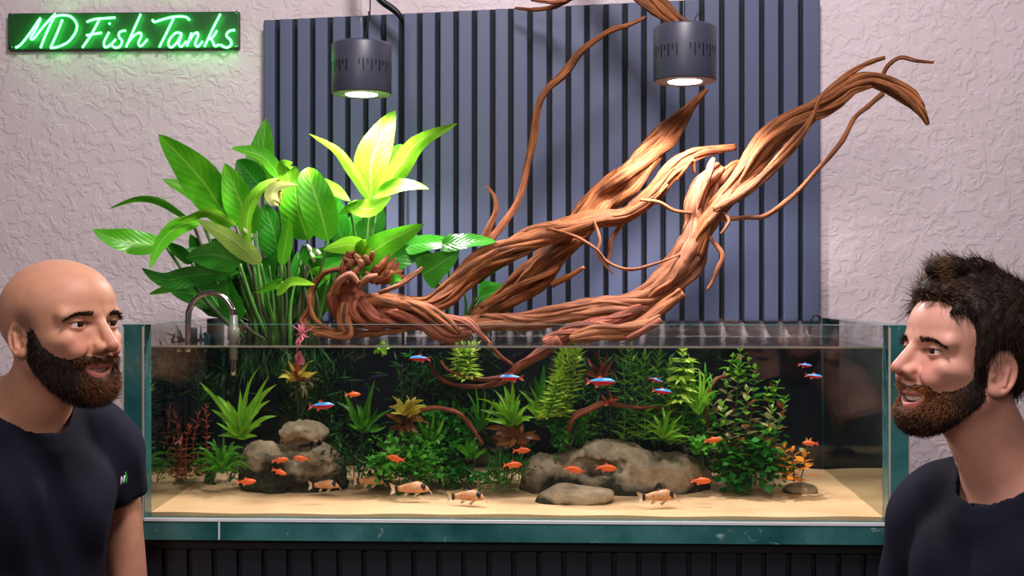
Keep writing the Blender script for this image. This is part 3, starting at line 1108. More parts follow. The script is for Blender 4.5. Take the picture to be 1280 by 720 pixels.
# submerged roots
for k, p in enumerate([
    [(700, 424, 2.33, 11), (672, 444, 2.34, 9), (650, 458, 2.35, 7), (632, 474, 2.36, 4.5), (600, 483, 2.38, 3.5), (566, 480, 2.40, 3.4), (546, 470, 2.42, 3), (536, 452, 2.43, 2.6)],
    [(640, 468, 2.36, 4), (610, 474, 2.36, 2.6), (580, 470, 2.36, 2.4), (560, 462, 2.36, 2), (551, 451, 2.36, 1.5)],
    [(612, 430, 2.30, 2.4), (624, 444, 2.33, 2.4), (640, 456, 2.36, 2.6)],
    [(702, 560, 2.40, 5), (716, 524, 2.37, 4), (736, 512, 2.37, 4), (752, 505, 2.38, 3.6), (770, 506, 2.39, 3), (796, 509, 2.40, 2.4), (830, 510, 2.42, 2.4), (852, 518, 2.42, 2), (880, 560, 2.43, 2)],
    [(490, 560, 2.44, 4), (514, 522, 2.41, 3.4), (536, 510, 2.38, 3), (560, 512, 2.38, 3), (580, 522, 2.38, 3), (604, 556, 2.40, 2)],
    [(890, 560, 2.42, 3), (882, 510, 2.41, 3), (892, 478, 2.41, 2.6), (906, 470, 2.42, 2), (920, 468, 2.43, 1.2)]]):
    wood(dw, 'root', p, 2 if p[0][3] > 8 else 1, 2, 'driftwood_red', seed=40 + k)

# a second piece hanging into the top of the view
dw2 = empty('driftwood', P(830, 20, 2.55), 'brown driftwood branch coming down from above behind a pendant lamp', 'driftwood')
wood(dw2, 'limb', [(700, -330, 2.60, 14), (716, -200, 2.58, 13), (744, -90, 2.57, 10), (776, -30, 2.56, 8), (800, -4, 2.56, 9), (822, 14, 2.55, 9), (842, 28, 2.54, 8), (858, 38, 2.53, 4)], 3, 1.4, 'driftwood', seed=50)
wood(dw2, 'branch', [(742, -100, 2.57, 6), (812, -20, 2.56, 5), (834, 6, 2.55, 4.5), (850, 22, 2.54, 3), (864, 28, 2.53, 2)], 1, 1, 'driftwood', seed=51)
wood(dw2, 'branch', [(776, -30, 2.56, 5), (730, -12, 2.60, 4), (706, 2, 2.64, 3.5), (690, 9, 2.68, 3.4), (668, 12, 2.70, 2.4), (644, 10, 2.72, 1.4)], 1, 1, 'driftwood_red', seed=52)
wood(dw2, 'branch', [(712, 0, 2.63, 2.5), (690, 3, 2.64, 2.4), (664, 0, 2.66, 1.6)], 1, 1, 'driftwood_red', seed=53)

# ================================================================== pipe work
inlet = empty('filter_inlet_pipe', P(286, 430, 2.38), 'bent stainless steel filter pipe hooked over the tank rim', 'pipe')
m = MB()
m.tube([P(235, 440, 2.38), P(235, 400, 2.38), P(237, 386, 2.38), P(246, 372, 2.38), P(262, 366, 2.38), (P(278, 370, 2.38)), P(289, 383, 2.38), P(292, 398, 2.38), P(292, 470, 2.38)], 0.0062, 14, 0, 6)
m.build('pipe', 'steel', inlet)
m = MB()
c = P(292, 430, 2.38)
m.lathe([(0.0062, 0.058), (0.0085, 0.056), (0.0085, 0.034), (0.012, 0.032), (0.012, 0.008), (0.0085, 0.006), (0.0085, -0.03), (0.006, -0.032)], c, 24)
m.build('coupling', 'clear_plastic', inlet)
skim = empty('surface_skimmer', P(242, 430, 2.44), 'dark teal plastic skimmer clipped beside the steel pipe', 'skimmer')
m = MB()
c = P(242, 424, 2.44)
m.lathe([(0.001, 0.024), (0.007, 0.024), (0.0075, 0.022), (0.0075, -0.006), (0.001, -0.006)], c, 20)
m.build('tube', 'teal_plastic', skim)
m = MB()
m.box(tuple(P(225, 428, 2.44)), tuple(P(262, 423.5, 2.445)))
m.build('bracket', 'teal_plastic', skim, smooth=False)
m = MB()
c = P(255, 424, 2.44)
pr = [(c.x + 0.015 * math.cos(a) - 0.002, c.z + 0.015 * math.sin(a)) for a in [math.radians(d) for d in range(-60, 75, 12)]]
pr2 = pr + [(c.x - 0.004 + 0.006 * math.cos(math.radians(d)), c.z + 0.012 * math.sin(math.radians(d))) for d in range(70, -71, -20)]
n = len(pr2)
m.add([(x, c.y - 0.004, z) for x, z in pr2] + [(x, c.y + 0.004, z) for x, z in pr2], [tuple(range(n)), tuple(range(2 * n - 1, n - 1, -1))] + [(i, i + n, (i + 1) % n + n, (i + 1) % n) for i in range(n)])
m.build('cup', 'teal_plastic', skim, smooth=False)
outp = empty('filter_outlet_pipe', P(1014, 428, 2.60), 'slim dark outlet pipe curling over the rear rim at the slat panel end', 'pipe')
m = MB()
m.tube([P(1024, 404, 2.69), P(1025, 397, 2.67), P(1020, 393.5, 2.64), P(1015, 397, 2.62), P(1013, 405, 2.62), P(1012, 421, 2.62)], 0.0035, 10, 0, 6)
m.build('pipe', 'teal_plastic', outp)
m = MB()
c = P(1011, 421, 2.62)
m.lathe([(0.001, 0.006), (0.007, 0.005), (0.0085, 0), (0.007, -0.005), (0.001, -0.006)], c, 16)
m.build('nozzle', 'clear_plastic', outp)

# ================================================================== leaves
PROF = {
    'lily': lambda s: (math.sin(math.pi * min(1, s ** 0.80)) ** 0.85) * (1 - 0.25 * s),
    'lance': lambda s: math.sin(math.pi * min(1, s ** 0.7)) ** 0.9 * (1 - 0.35 * s),
    'blade': lambda s: (min(1, 0.55 + s * 1.8)) * (1 - s ** 2.2),
    'heart': lambda s: min(1.0, (s + 0.02) * 7) ** 0.6 * (1 - s ** 1.7) ** 0.75,
    'oval': lambda s: math.sin(math.pi * s) ** 0.65,
}


def leaf_geo(m, C, wid, tilt, fold, prof, n=9, mi=0, curl=0.0):
    """a blade along centreline C (world points), half width wid"""
    pc, _ = catmull(C, [0] * len(C), 6) if len(C) > 2 else ([C[0].lerp(C[1], t / 8) for t in range(9)], None)
    L = len(pc) - 1
    pts = []
    for i in range(n + 1):
        f = i / n * L
        k = min(int(f), L - 1)
        pts.append(pc[k].lerp(pc[k + 1], f - k))
    eye = Vector((0, 0, EYE))
    verts, uvs, faces = [], [], []
    W = 5
    for i, p in enumerate(pts):
        s = i / n
        t = (pts[min(i + 1, n)] - pts[max(i - 1, 0)]).normalized()
        nv = (eye - p).normalized()
        nv = (nv - t * nv.dot(t))
        nv = nv.normalized() if nv.length > 1e-5 else Vector((0, 0, 1))
        sd = t.cross(nv).normalized()
        a = tilt + curl * (s - 0.4)
        ca, sa = math.cos(a), math.sin(a)
        sd, nv = sd * ca + nv * sa, nv * ca - sd * sa
        w = max(PROF[prof](s), 0.015) * wid
        und = 0.12 * w * math.sin(s * 11 + wid * 900)
        for k in range(W):
            u = k / (W - 1) * 2 - 1
            verts.append(p + sd * (u * w) + nv * (abs(u) * w * fold + (und if abs(u) > 0.9 else 0)))
            uvs.append((0.5 + u * 0.5, s))
    for i in range(n):
        for k in range(W - 1):
            a = i * W + k
            faces.append((a, a + 1, a + W + 1, a + W))
    m.add(verts, faces, uvs, mi)


def leaf(parent, pts, wpx, mat, tilt=0.0, fold=0.25, prof='lily', n=9, curl=0.0, name='leaf'):
    C = [P(*p) for p in pts]
    m = MB()
    leaf_geo(m, C, wpx * 0.5 * S(pts[0][2]), tilt, fold, prof, n, 0, curl)
    return m.build(name, mat, parent, org=C[0])


def stem(parent, pts, rpx, mat='stem_green', name='stem', r1=None):
    m = MB()
    m.tube([P(*p) for p in pts], [(rpx + ((r1 or rpx) - rpx) * i / (len(pts) - 1)) * S(pts[0][2]) for i in range(len(pts))], 6, 0, 4)
    return m.build(name, mat, parent)


# ---- the big broad-leaved plant
lily = empty('peace_lily', P(330, 440, 2.52), 'big broad-leaved green plant growing out of the water beside the driftwood stump', 'plant')
BIG = [  # points, width px, material, tilt, fold
    ([(288, 285, 2.50), (262, 238, 2.47), (230, 200, 2.44), (198, 168, 2.42)], 56, 'lily_leaf', 0.2, 0.2),
    ([(282, 278, 2.54), (250, 246, 2.53), (203, 224, 2.52)], 34, 'lily_leaf', -0.5, 0.3),
    ([(240, 276, 2.50), (205, 252, 2.46), (172, 246, 2.42), (136, 261, 2.38)], 17, 'lily_leaf', 0.9, 0.5),
    ([(318, 245, 2.62), (326, 200, 2.63), (333, 148, 2.64)], 44, 'lily_leaf', 0.3, 0.2),
    ([(352, 225, 2.56), (328, 196, 2.52), (289, 185, 2.48)], 26, 'lily_leaf', -0.6, 0.35),
    ([(318, 292, 2.48), (298, 246, 2.46), (281, 204, 2.45)], 46, 'lily_leaf', 0.2, 0.25),
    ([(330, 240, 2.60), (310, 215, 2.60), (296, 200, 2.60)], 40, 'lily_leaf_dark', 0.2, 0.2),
    ([(312, 310, 2.44), (310, 270, 2.42), (325, 238, 2.42), (350, 222, 2.44)], 24, 'lily_leaf_bright', 0.7, 0.4),
    ([(362, 252, 2.50), (360, 222, 2.48), (356, 206, 2.46), (366, 203, 2.44)], 30, 'lily_leaf_bright', -0.3, 0.4),
    ([(410, 302, 2.42), (400, 262, 2.40), (388, 226, 2.40), (386, 209, 2.42)], 50, 'lily_leaf', 0.1, 0.22),
    ([(385, 300, 2.48), (372, 260, 2.46), (368, 225, 2.46)], 52, 'lily_leaf', 0.3, 0.2),
    ([(295, 282, 2.46), (262, 264, 2.42), (222, 276, 2.38)], 24, 'lily_leaf_bright', 0.9, 0.3),
    ([(326, 330, 2.40), (292, 300, 2.36), (246, 274, 2.34)], 30, 'lily_leaf_variegated', 0.4, 0.3),
    ([(252, 276, 2.44), (224, 282, 2.40), (200, 304, 2.38), (187, 336, 2.37)], 26, 'lily_leaf', 0.4, 0.2),
    ([(206, 306, 2.44), (172, 304, 2.40), (140, 298, 2.36), (116, 287, 2.34)], 36, 'lily_leaf', -0.3, 0.2),
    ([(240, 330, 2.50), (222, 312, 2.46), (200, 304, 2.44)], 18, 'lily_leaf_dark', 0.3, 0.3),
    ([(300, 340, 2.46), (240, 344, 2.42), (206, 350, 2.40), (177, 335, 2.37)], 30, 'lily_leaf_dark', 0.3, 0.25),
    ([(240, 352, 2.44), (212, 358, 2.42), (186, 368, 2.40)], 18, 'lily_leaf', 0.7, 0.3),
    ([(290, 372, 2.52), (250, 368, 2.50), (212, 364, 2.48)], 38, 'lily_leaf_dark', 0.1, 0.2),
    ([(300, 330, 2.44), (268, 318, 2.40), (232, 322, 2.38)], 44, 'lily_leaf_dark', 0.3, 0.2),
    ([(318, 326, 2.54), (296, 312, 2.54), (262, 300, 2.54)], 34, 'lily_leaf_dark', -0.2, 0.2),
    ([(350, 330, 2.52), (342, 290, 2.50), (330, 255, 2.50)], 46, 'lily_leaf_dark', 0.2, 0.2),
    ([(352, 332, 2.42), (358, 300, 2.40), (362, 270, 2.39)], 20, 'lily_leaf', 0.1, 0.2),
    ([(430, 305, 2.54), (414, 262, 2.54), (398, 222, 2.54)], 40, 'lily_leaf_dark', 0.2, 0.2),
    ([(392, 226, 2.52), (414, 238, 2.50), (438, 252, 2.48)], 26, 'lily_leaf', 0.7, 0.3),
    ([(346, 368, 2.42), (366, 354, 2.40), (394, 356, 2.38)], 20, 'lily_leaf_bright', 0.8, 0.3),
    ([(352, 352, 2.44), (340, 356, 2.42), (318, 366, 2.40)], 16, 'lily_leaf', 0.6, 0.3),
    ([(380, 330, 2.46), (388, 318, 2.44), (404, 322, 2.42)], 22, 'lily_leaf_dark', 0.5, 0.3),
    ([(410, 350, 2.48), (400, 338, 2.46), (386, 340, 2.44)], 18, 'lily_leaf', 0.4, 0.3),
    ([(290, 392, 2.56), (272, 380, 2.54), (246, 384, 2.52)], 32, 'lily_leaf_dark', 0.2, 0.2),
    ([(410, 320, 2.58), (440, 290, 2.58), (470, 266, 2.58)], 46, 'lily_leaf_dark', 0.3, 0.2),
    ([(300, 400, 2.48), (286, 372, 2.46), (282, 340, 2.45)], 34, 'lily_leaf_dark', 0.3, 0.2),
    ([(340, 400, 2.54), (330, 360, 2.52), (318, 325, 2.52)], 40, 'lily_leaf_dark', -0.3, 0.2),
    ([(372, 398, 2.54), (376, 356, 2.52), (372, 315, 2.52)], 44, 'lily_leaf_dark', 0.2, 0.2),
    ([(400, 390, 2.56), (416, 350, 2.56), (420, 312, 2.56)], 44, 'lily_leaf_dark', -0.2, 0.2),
]
for pts, wpx, mt, tl, fo in BIG:
    leaf(lily, pts, wpx, mt, tl, fo, 'lily', 11)
    bx, by, bY = pts[0]
    cx = max(312, 348 + (bx - 330) * 0.4 + random.uniform(-14, 14))
    stem(lily, [(bx, by, bY), ((bx * 0.6 + cx * 0.4), by + (436 - by) * 0.45, (bY + 2.52) / 2), (cx, 430, 2.53)], 1.9, random.choice(['stem_green', 'stem_dark', 'stem_dark']), r1=2.6)
for k in range(9):
    cx = 314 + k * 10.0 + random.uniform(-4, 4)
    stem(lily, [(cx + random.uniform(-24, 24), 318 + random.uniform(-10, 26), 2.48 + random.uniform(0, 0.08)), (cx + random.uniform(-7, 7), 378, 2.50), (cx, 430, 2.52)], 0.4, random.choice(['stem_green', 'stem_dark']), r1=3.4)
fr = random.Random(31)
for k in range(30):
    bx, by = fr.uniform(270, 425), fr.uniform(345, 410)
    a = math.radians(fr.uniform(-75, 40)) if bx < 330 else math.radians(fr.uniform(-35, 55))
    L = fr.uniform(45, 80)
    Yb = fr.uniform(2.52, 2.60)
    tx, ty = bx + L * math.sin(a), by - L * math.cos(a)
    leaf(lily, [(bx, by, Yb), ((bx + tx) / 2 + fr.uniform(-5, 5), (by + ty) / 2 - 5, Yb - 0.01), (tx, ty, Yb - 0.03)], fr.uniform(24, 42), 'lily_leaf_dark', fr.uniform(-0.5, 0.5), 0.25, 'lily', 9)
    stem(lily, [(bx, by, Yb), ((bx + 350) / 2, (by + 430) / 2, Yb), (335 + (bx - 330) * 0.5, 430, 2.54)], 1.6, 'stem_dark', r1=2.2)
# flower spathe with its spadix
sp = leaf(lily, [(346, 258, 2.38), (340, 244, 2.36), (348, 233, 2.36), (372, 231, 2.35)], 20, 'spathe', 0.3, 0.5, 'lily', 9, name='flower_spathe')
m = MB()
m.tube([P(349, 256, 2.372), P(350, 248, 2.37), P(351, 240, 2.37)], [0.002, 0.0035, 0.002], 8)
m.build('spadix', 'yellow_leaf', sp)
stem(lily, [(347, 256, 2.38), (352, 290, 2.42), (350, 345, 2.46), (350, 430, 2.52)], 1.6, 'stem_green', 'flower_stalk')
for x, y in ((384, 306), (396, 312), (304, 284), (388, 316)):
    m = MB()
    m.tube([P(x, y, 2.43), P(x + 3, y + 5, 2.43), P(x + 5, y + 11, 2.44)], [0.002, 0.0045, 0.002], 8)
    m.build('leaf_sheath', 'root_white', lily)

# ---- pale shoot under the left lamp
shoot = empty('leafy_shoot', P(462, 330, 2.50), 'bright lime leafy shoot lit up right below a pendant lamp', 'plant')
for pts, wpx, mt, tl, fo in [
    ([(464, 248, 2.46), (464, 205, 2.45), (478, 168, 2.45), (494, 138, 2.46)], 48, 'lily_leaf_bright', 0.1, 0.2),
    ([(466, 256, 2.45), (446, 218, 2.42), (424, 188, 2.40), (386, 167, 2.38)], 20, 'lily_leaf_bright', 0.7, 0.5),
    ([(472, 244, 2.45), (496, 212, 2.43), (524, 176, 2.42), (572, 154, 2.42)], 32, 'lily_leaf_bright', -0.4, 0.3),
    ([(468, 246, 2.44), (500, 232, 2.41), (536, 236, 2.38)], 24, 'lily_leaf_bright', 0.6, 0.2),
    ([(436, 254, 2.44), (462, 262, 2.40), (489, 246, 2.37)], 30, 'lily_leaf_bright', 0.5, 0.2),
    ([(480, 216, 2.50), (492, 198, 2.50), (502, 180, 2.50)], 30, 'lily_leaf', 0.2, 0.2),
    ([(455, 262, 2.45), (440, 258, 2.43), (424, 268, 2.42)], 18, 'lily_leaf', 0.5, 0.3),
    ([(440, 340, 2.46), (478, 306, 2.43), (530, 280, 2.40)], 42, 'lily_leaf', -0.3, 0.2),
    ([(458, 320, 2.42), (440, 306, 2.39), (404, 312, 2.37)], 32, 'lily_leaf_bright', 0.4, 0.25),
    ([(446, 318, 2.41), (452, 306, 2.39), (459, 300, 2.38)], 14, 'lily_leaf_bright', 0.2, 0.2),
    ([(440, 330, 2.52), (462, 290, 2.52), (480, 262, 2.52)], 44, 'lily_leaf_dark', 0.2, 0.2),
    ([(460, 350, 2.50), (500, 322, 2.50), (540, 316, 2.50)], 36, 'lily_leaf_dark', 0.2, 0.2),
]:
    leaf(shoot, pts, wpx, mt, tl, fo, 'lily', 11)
    bx, by, bY = pts[0]
    stem(shoot, [(bx, by, bY), ((bx + 455) / 2, (by + 350) / 2, 2.47), (455, 356, 2.46)], 1.6, 'stem_green', r1=2.2)

# ---- heart-leaved plant on the wood
heart = empty('heart_leaf_plant', P(580, 400, 2.46), 'glossy heart-leaved plant tucked behind the long driftwood limb', 'plant')
for pts, wpx, mt, tl in [
    ([(528, 344, 2.44), (546, 332, 2.42), (574, 314, 2.40)], 46, 'heart_leaf', 0.1),
    ([(508, 308, 2.50), (540, 304, 2.48), (584, 304, 2.46)], 28, 'heart_leaf', 0.5),
    ([(552, 306, 2.42), (586, 302, 2.40), (620, 302, 2.38)], 28, 'heart_leaf', 0.6),
    ([(590, 350, 2.43), (610, 338, 2.42), (634, 328, 2.41)], 20, 'heart_leaf', 0.3),
    ([(598, 362, 2.50), (618, 362, 2.49), (640, 360, 2.48)], 24, 'heart_leaf', 0.2),
    ([(600, 372, 2.47), (616, 366, 2.46), (632, 364, 2.45)], 22, 'heart_leaf', 0.4),
    ([(486, 352, 2.42), (494, 348, 2.41), (502, 350, 2.40)], 16, 'heart_leaf', 0.2),
]:
    leaf(heart, pts, wpx, mt, tl, 0.15, 'heart', 11)
for p in ([(591, 352, 2.44), (594, 370, 2.45), (582, 400, 2.46)], [(601, 374, 2.47), (594, 384, 2.46), (582, 400, 2.46)], [(578, 352, 2.48), (582, 376, 2.47), (581, 400, 2.46)],
          [(541, 346, 2.44), (556, 366, 2.45), (558, 398, 2.46)], [(604, 364, 2.49), (592, 380, 2.48), (580, 400, 2.46)], [(556, 306, 2.44), (562, 350, 2.47), (560, 398, 2.48)]):
    stem(heart, p, 1.6, 'stem_green', r1=2.2)

# ================================================================== rocks


def rock(name, org, fn, rng_cm, label, step=0.5, group=None):
    (x0, x1), (y0, y1), (z0, z1) = rng_cm
    v, q = surf(fn, np.arange(x0, x1, step), np.arange(y0, y1, step), np.arange(z0, z1, step))
    me = np_mesh(name, v * 0.01, q, 'river_rock')
    o = link(name, me, None, org)
    return tag(o, label, 'rock', group)


def f_left(p):
    d = sd_ell(p, (0, 0, 3), (11, 7.5, 7.5))
    d = smin(d, sd_ell(p, (-6.5, -2, 5), (5, 4.5, 6.5)), 2)
    d = smin(d, sd_ell(p, (1.5, -0.5, 12.4), (5.6, 5, 3.0)), 1.2)
    d = smin(d, sd_ell(p, (6, -2.5, 6.5), (4.6, 4, 5)), 1.5)
    d = smax(d, -sd_ell(p, (-0.5, -6, 10.0), (4.2, 4.5, 1.3)), 0.8)
    d = smax(d, -sd_ell(p, (-3.6, -8, 5), (1.5, 3, 3.2)), 1.0)
    d = smax(d, -sd_ell(p, (6.4, -8, 3.5), (3.2, 3, 2.2)), 1.0)
    d = smax(d, -sd_ell(p, (1.5, -9.5, 2), (4, 3.5, 2.6)), 1.5)
    return d + 1.1 * np.abs(wnoise(p, 0.5, 3)) + 0.34 * np.abs(wnoise(p, 1.7, 4)) + 0.12 * wnoise(p, 5.0, 5, 2)


def f_right(p):
    d = sd_ell(p, (0, 0, 2.5), (19.5, 7, 7))
    d = smin(d, sd_ell(p, (-2, 0, 7.5), (9.5, 5.5, 4.6)), 2.5)
    d = smin(d, sd_ell(p, (-14.5, -1.5, 3), (5.2, 5.5, 6.6)), 2)
    d = smin(d, sd_ell(p, (9, -0.5, 5.5), (9.5, 5.5, 4.4)), 2)
    d = smax(d, -sd_ell(p, (-5, -6.6, 6.8), (6.5, 3.5, 1.4)), 1.2)
    d = smax(d, -sd_ell(p, (-11.5, -7.5, 5), (1.5, 3, 4)), 1.0)
    return d + 1.1 * np.abs(wnoise(p, 0.42, 8)) + 0.34 * np.abs(wnoise(p, 1.6, 9)) + 0.12 * wnoise(p, 5.0, 6, 2)


def f_front(p):
    c, s = math.cos(-0.18), math.sin(-0.18)
    q = np.stack([p[:, 0] * c - p[:, 2] * s, p[:, 1], p[:, 0] * s + p[:, 2] * c], 1)
    d = smin(sd_ell(q, (-1.5, 0, 1.6), (5.6, 3.6, 3.2)), sd_ell(q, (4, 0, 1.2), (4.4, 2.8, 1.9)), 2)
    return d + 0.25 * wnoise(p, 0.7, 12) + 0.08 * wnoise(p, 2.4, 13)


def f_small(p):
    d = sd_ell(p, (0, 0, 0.8), (3.4, 2.6, 1.9))
    return d + 0.2 * wnoise(p, 0.9, 15)


def on_sand(px, Y, dz=0.0):
    x = P(px, 600, Y).x
    return Vector((x, Y, sand_z(x, Y) + dz))


rock('boulder', on_sand(370, 2.43, -0.012), f_left, ((-13, 13), (-9, 9), (-6, 17)), 'upright tan boulder with hollows between the sword plant and corydoras', 0.35)
rock('boulder', on_sand(771, 2.43, -0.015), f_right, ((-22, 22), (-9, 9), (-6, 14)), 'long low boulder, tan on top, spanning the middle of the sand', 0.4)
rock('cobble', on_sand(716, 2.30, -0.010), f_front, ((-9, 10), (-5, 5), (-4, 6)), 'smooth greyish cobble lying in front of the long low boulder', 0.4)
rock('cobble', on_sand(1000, 2.40, -0.006), f_small, ((-5, 5), (-4, 4), (-3, 4)), 'small rounded brown cobble under the orange-leaved plant', 0.3)

# ================================================================== underwater plants


def leaf_template(prof, ratio, n=4, fold=0.2, bend=0.25):
    v, f, uv = [], [], []
    for i in range(n + 1):
        s = i / n
        w = max(PROF[prof](s), 0.02) * ratio * 0.5
        z = -bend * s * s
        for u in (-1, 0, 1):
            v.append((u * w, s, z + abs(u) * w * fold))
            uv.append((0.5 + 0.5 * u, s))
    for i in range(n):
        for k in range(2):
            a = i * 3 + k
            f.append((a, a + 1, a + 4, a + 3))
    return np.array(v, dtype=np.float32), f, uv


_tpl = {}


def tpl_mesh(prof, ratio, mat, bend=0.25):
    key = (prof, ratio, mat, bend)
    if key not in _tpl:
        v, f, uv = leaf_template(prof, ratio, 4, 0.25, bend)
        m = MB()
        m.add(v, f, uv)
        _tpl[key] = m.mesh('leaf', mat)
    return _tpl[key]


def frame(d, roll=0.0):
    y = Vector(d).normalized()
    up = Vector((0, 0, 1)) if abs(y.z) < 0.95 else Vector((0, -1, 0))
    x = y.cross(up).normalized()
    z = x.cross(y)
    R = Matrix((x, y, z)).transposed()
    return R @ Matrix.Rotation(roll, 3, 'Y')


def put_leaf(parent, me, pos, d, length, roll=0.0, name='leaf'):
    o = link(name, me, parent)
    M4 = frame(d, roll).to_4x4()
    M4 = Matrix.Translation(Vector(pos) - wloc(parent)) @ M4 @ Matrix.Scale(length, 4)
    o.matrix_basis = M4
    return o


def foliage(parent, pos, dirs, lens, prof, ratio, mat, name='foliage', seed=0):
    """many tiny leaves as one part"""
    v, f, uv = leaf_template(prof, ratio, 2, 0.15, 0.15)
    r_ = random.Random(seed)
    m = MB()
    for p, d, l in zip(pos, dirs, lens):
        R = np.array(frame(d, r_.uniform(-0.8, 0.8)), dtype=np.float32)
        m.add((v * l) @ R.T + np.array(p, dtype=np.float32), f, uv)
    o = m.build(name, mat, parent)
    o['kind'] = 'stuff'
    return o


def bush(name, label, px, py, rx, ry, Y, depth, n, leafpx, mat, prof='oval', ratio=0.7, seed=0, base=None, stems=10, upbias=0.6, stemmat='stem_dark'):
    r_ = random.Random(seed)
    c = P(px, py, Y)
    sx, sz = rx * S(Y), ry * S(Y)
    by = base if base is not None else py + ry
    root = empty(name, P(px, by, Y), label, 'plant')
    pos, dirs, lens = [], [], []
    # lumps of growth so that the outline is uneven
    lumps = []
    for k in range(max(5, n // 30)):
        while True:
            a, b, d = r_.uniform(-1, 1), r_.uniform(-1, 1), r_.uniform(-1, 1)
            if a * a + b * b + d * d < 1:
                break
        lumps.append(Vector((a * sx, d * depth, b * sz)))
    for i in range(n):
        l = r_.choice(lumps)
        g = Vector((r_.gauss(0, 1) * sx * 0.2, r_.gauss(0, 1) * depth * 0.3, r_.gauss(0, 1) * sz * 0.22))
        p = c + l + g
        d = Vector((r_.gauss(0, 1), r_.gauss(-0.3, 1), r_.gauss(upbias, 0.6))) + (l + g) * (0.6 / sx)
        pos.append(p)
        dirs.append(d)
        lens.append(leafpx * S(Y) * r_.uniform(0.65, 1.25))
    foliage(root, pos, dirs, lens, prof, ratio, mat, seed=seed)
    m = MB()
    for k in range(stems):
        l = r_.choice(lumps)
        b = Vector((c.x + l.x * 0.5, Y + l.y * 0.5, root.location.z))
        m.tube([b, (b + c + l) / 2 + Vector((r_.uniform(-.005, .005), 0, 0)), c + l], 0.0011, 5, 0, 3)
    m.build('stems', stemmat, root)
    return root


def rosette(name, label, base, Y, tips, wpx, mat, prof='lance', seed=0, arch=0.12, mat2=None, dY=0.06):
    r_ = random.Random(seed)
    root = empty(name, P(base[0], base[1], Y), label, 'plant')
    tips = list(tips) + [(base[0] + (t_[0] - base[0]) * r_.uniform(0.45, 0.8) + r_.uniform(-9, 9), base[1] + (t_[1] - base[1]) * r_.uniform(0.45, 0.8) + r_.uniform(-7, 5)) for t_ in tips]
    for i, tp in enumerate(tips):
        tx, ty = tp[0], tp[1]
        yy = Y + (tp[2] if len(tp) > 2 else r_.uniform(-dY, dY * 0.5))
        L = math.hypot(tx - base[0], ty - base[1])
        mx, my = (base[0] * 0.45 + tx * 0.55), (base[1] * 0.45 + ty * 0.55) - L * arch
        b_ = r_.uniform(0.0, 0.22)
        leaf(root, [(base[0] + (tx - base[0]) * b_ * 0.4 + r_.uniform(-3, 3), base[1] + (ty - base[1]) * b_, Y + r_.uniform(-0.012, 0.012)), (mx + r_.uniform(-3, 3), my + r_.uniform(-3, 3), (Y + yy) / 2 - 0.004), (tx, ty, yy)], wpx * r_.uniform(0.45, 0.85), mat2 if (mat2 and i % 3 == 2) else mat,
             r_.uniform(-0.9, 0.9), 0.4, prof, 8, r_.uniform(-1.2, 1.2))
    return root


def stem_plant(name, label, stems, Y, leaf_px, gap_px, mats, prof='lance', ratio=0.25, seed=0, whorl=2, elev=0.35, objs=True, bend=0.3, stemmat='stem_green', taper=0.5):
    """stems: list of (base(px,py), top(px,py), dY)"""
    r_ = random.Random(seed)
    b0 = stems[0][0]
    root = empty(name, P(b0[0], b0[1], Y), label, 'plant')
    pos, dirs, lens = [], [], []
    for (bx, by), (tx, ty), dy in stems:
        a, b = P(bx, by, Y + dy), P(tx, ty, Y + dy)
        mid = (a + b) / 2 + Vector((r_.uniform(-.008, .008), r_.uniform(-.01, .01), 0))
        m = MB()
        m.tube([a, mid, b], [0.0014, 0.0012, 0.0008], 5, 0, 4)
        m.build('stem', stemmat, root)
        pc, _ = catmull([a, mid, b], [0, 0, 0], 10)
        L = (b - a).length
        n = max(2, int(L / (gap_px * S(Y))))
        az = r_.uniform(0, 6)
        for i in range(n + 1):
            s = i / n
            k = s * (len(pc) - 1)
            k0 = min(int(k), len(pc) - 2)
            p = pc[k0].lerp(pc[k0 + 1], k - k0)
            az += math.pi / 2 if whorl == 2 else r_.uniform(0.2, 0.6)
            for w in range(whorl):
                aa = az + 2 * math.pi * w / whorl + r_.uniform(-0.3, 0.3)
                el = elev + 0.9 * s ** 4 + r_.uniform(-0.2, 0.2)
                d = Vector((math.cos(aa) * math.cos(el), math.sin(aa) * math.cos(el), math.sin(el)))
                l = leaf_px * S(Y) * r_.uniform(0.75, 1.15) * (1 - taper * s ** 3)
                if objs:
                    put_leaf(root, tpl_mesh(prof, ratio, r_.choice(mats), bend), p, d, l, r_.uniform(-0.3, 0.3))
                else:
                    pos.append(p)
                    dirs.append(d)
                    lens.append(l)
    if not objs:
        foliage(root, pos, dirs, lens, prof, ratio, mats[0], seed=seed)
    return root


rm = random.Random(77)
pos_, dir_, len_ = [], [], []
for _ in range(420):
    x_ = rm.uniform(300, 402)
    pos_.append(P(x_, 430 + rm.uniform(0, 26), 2.52 + rm.uniform(-0.05, 0.05)))
    dir_.append(Vector((rm.gauss(0, 0.5), rm.gauss(0, 0.5), -1)))
    len_.append(rm.uniform(0.02, 0.06))
foliage(lily, pos_, dir_, len_, 'lance', 0.06, 'foliage_dark', 'roots', 5)

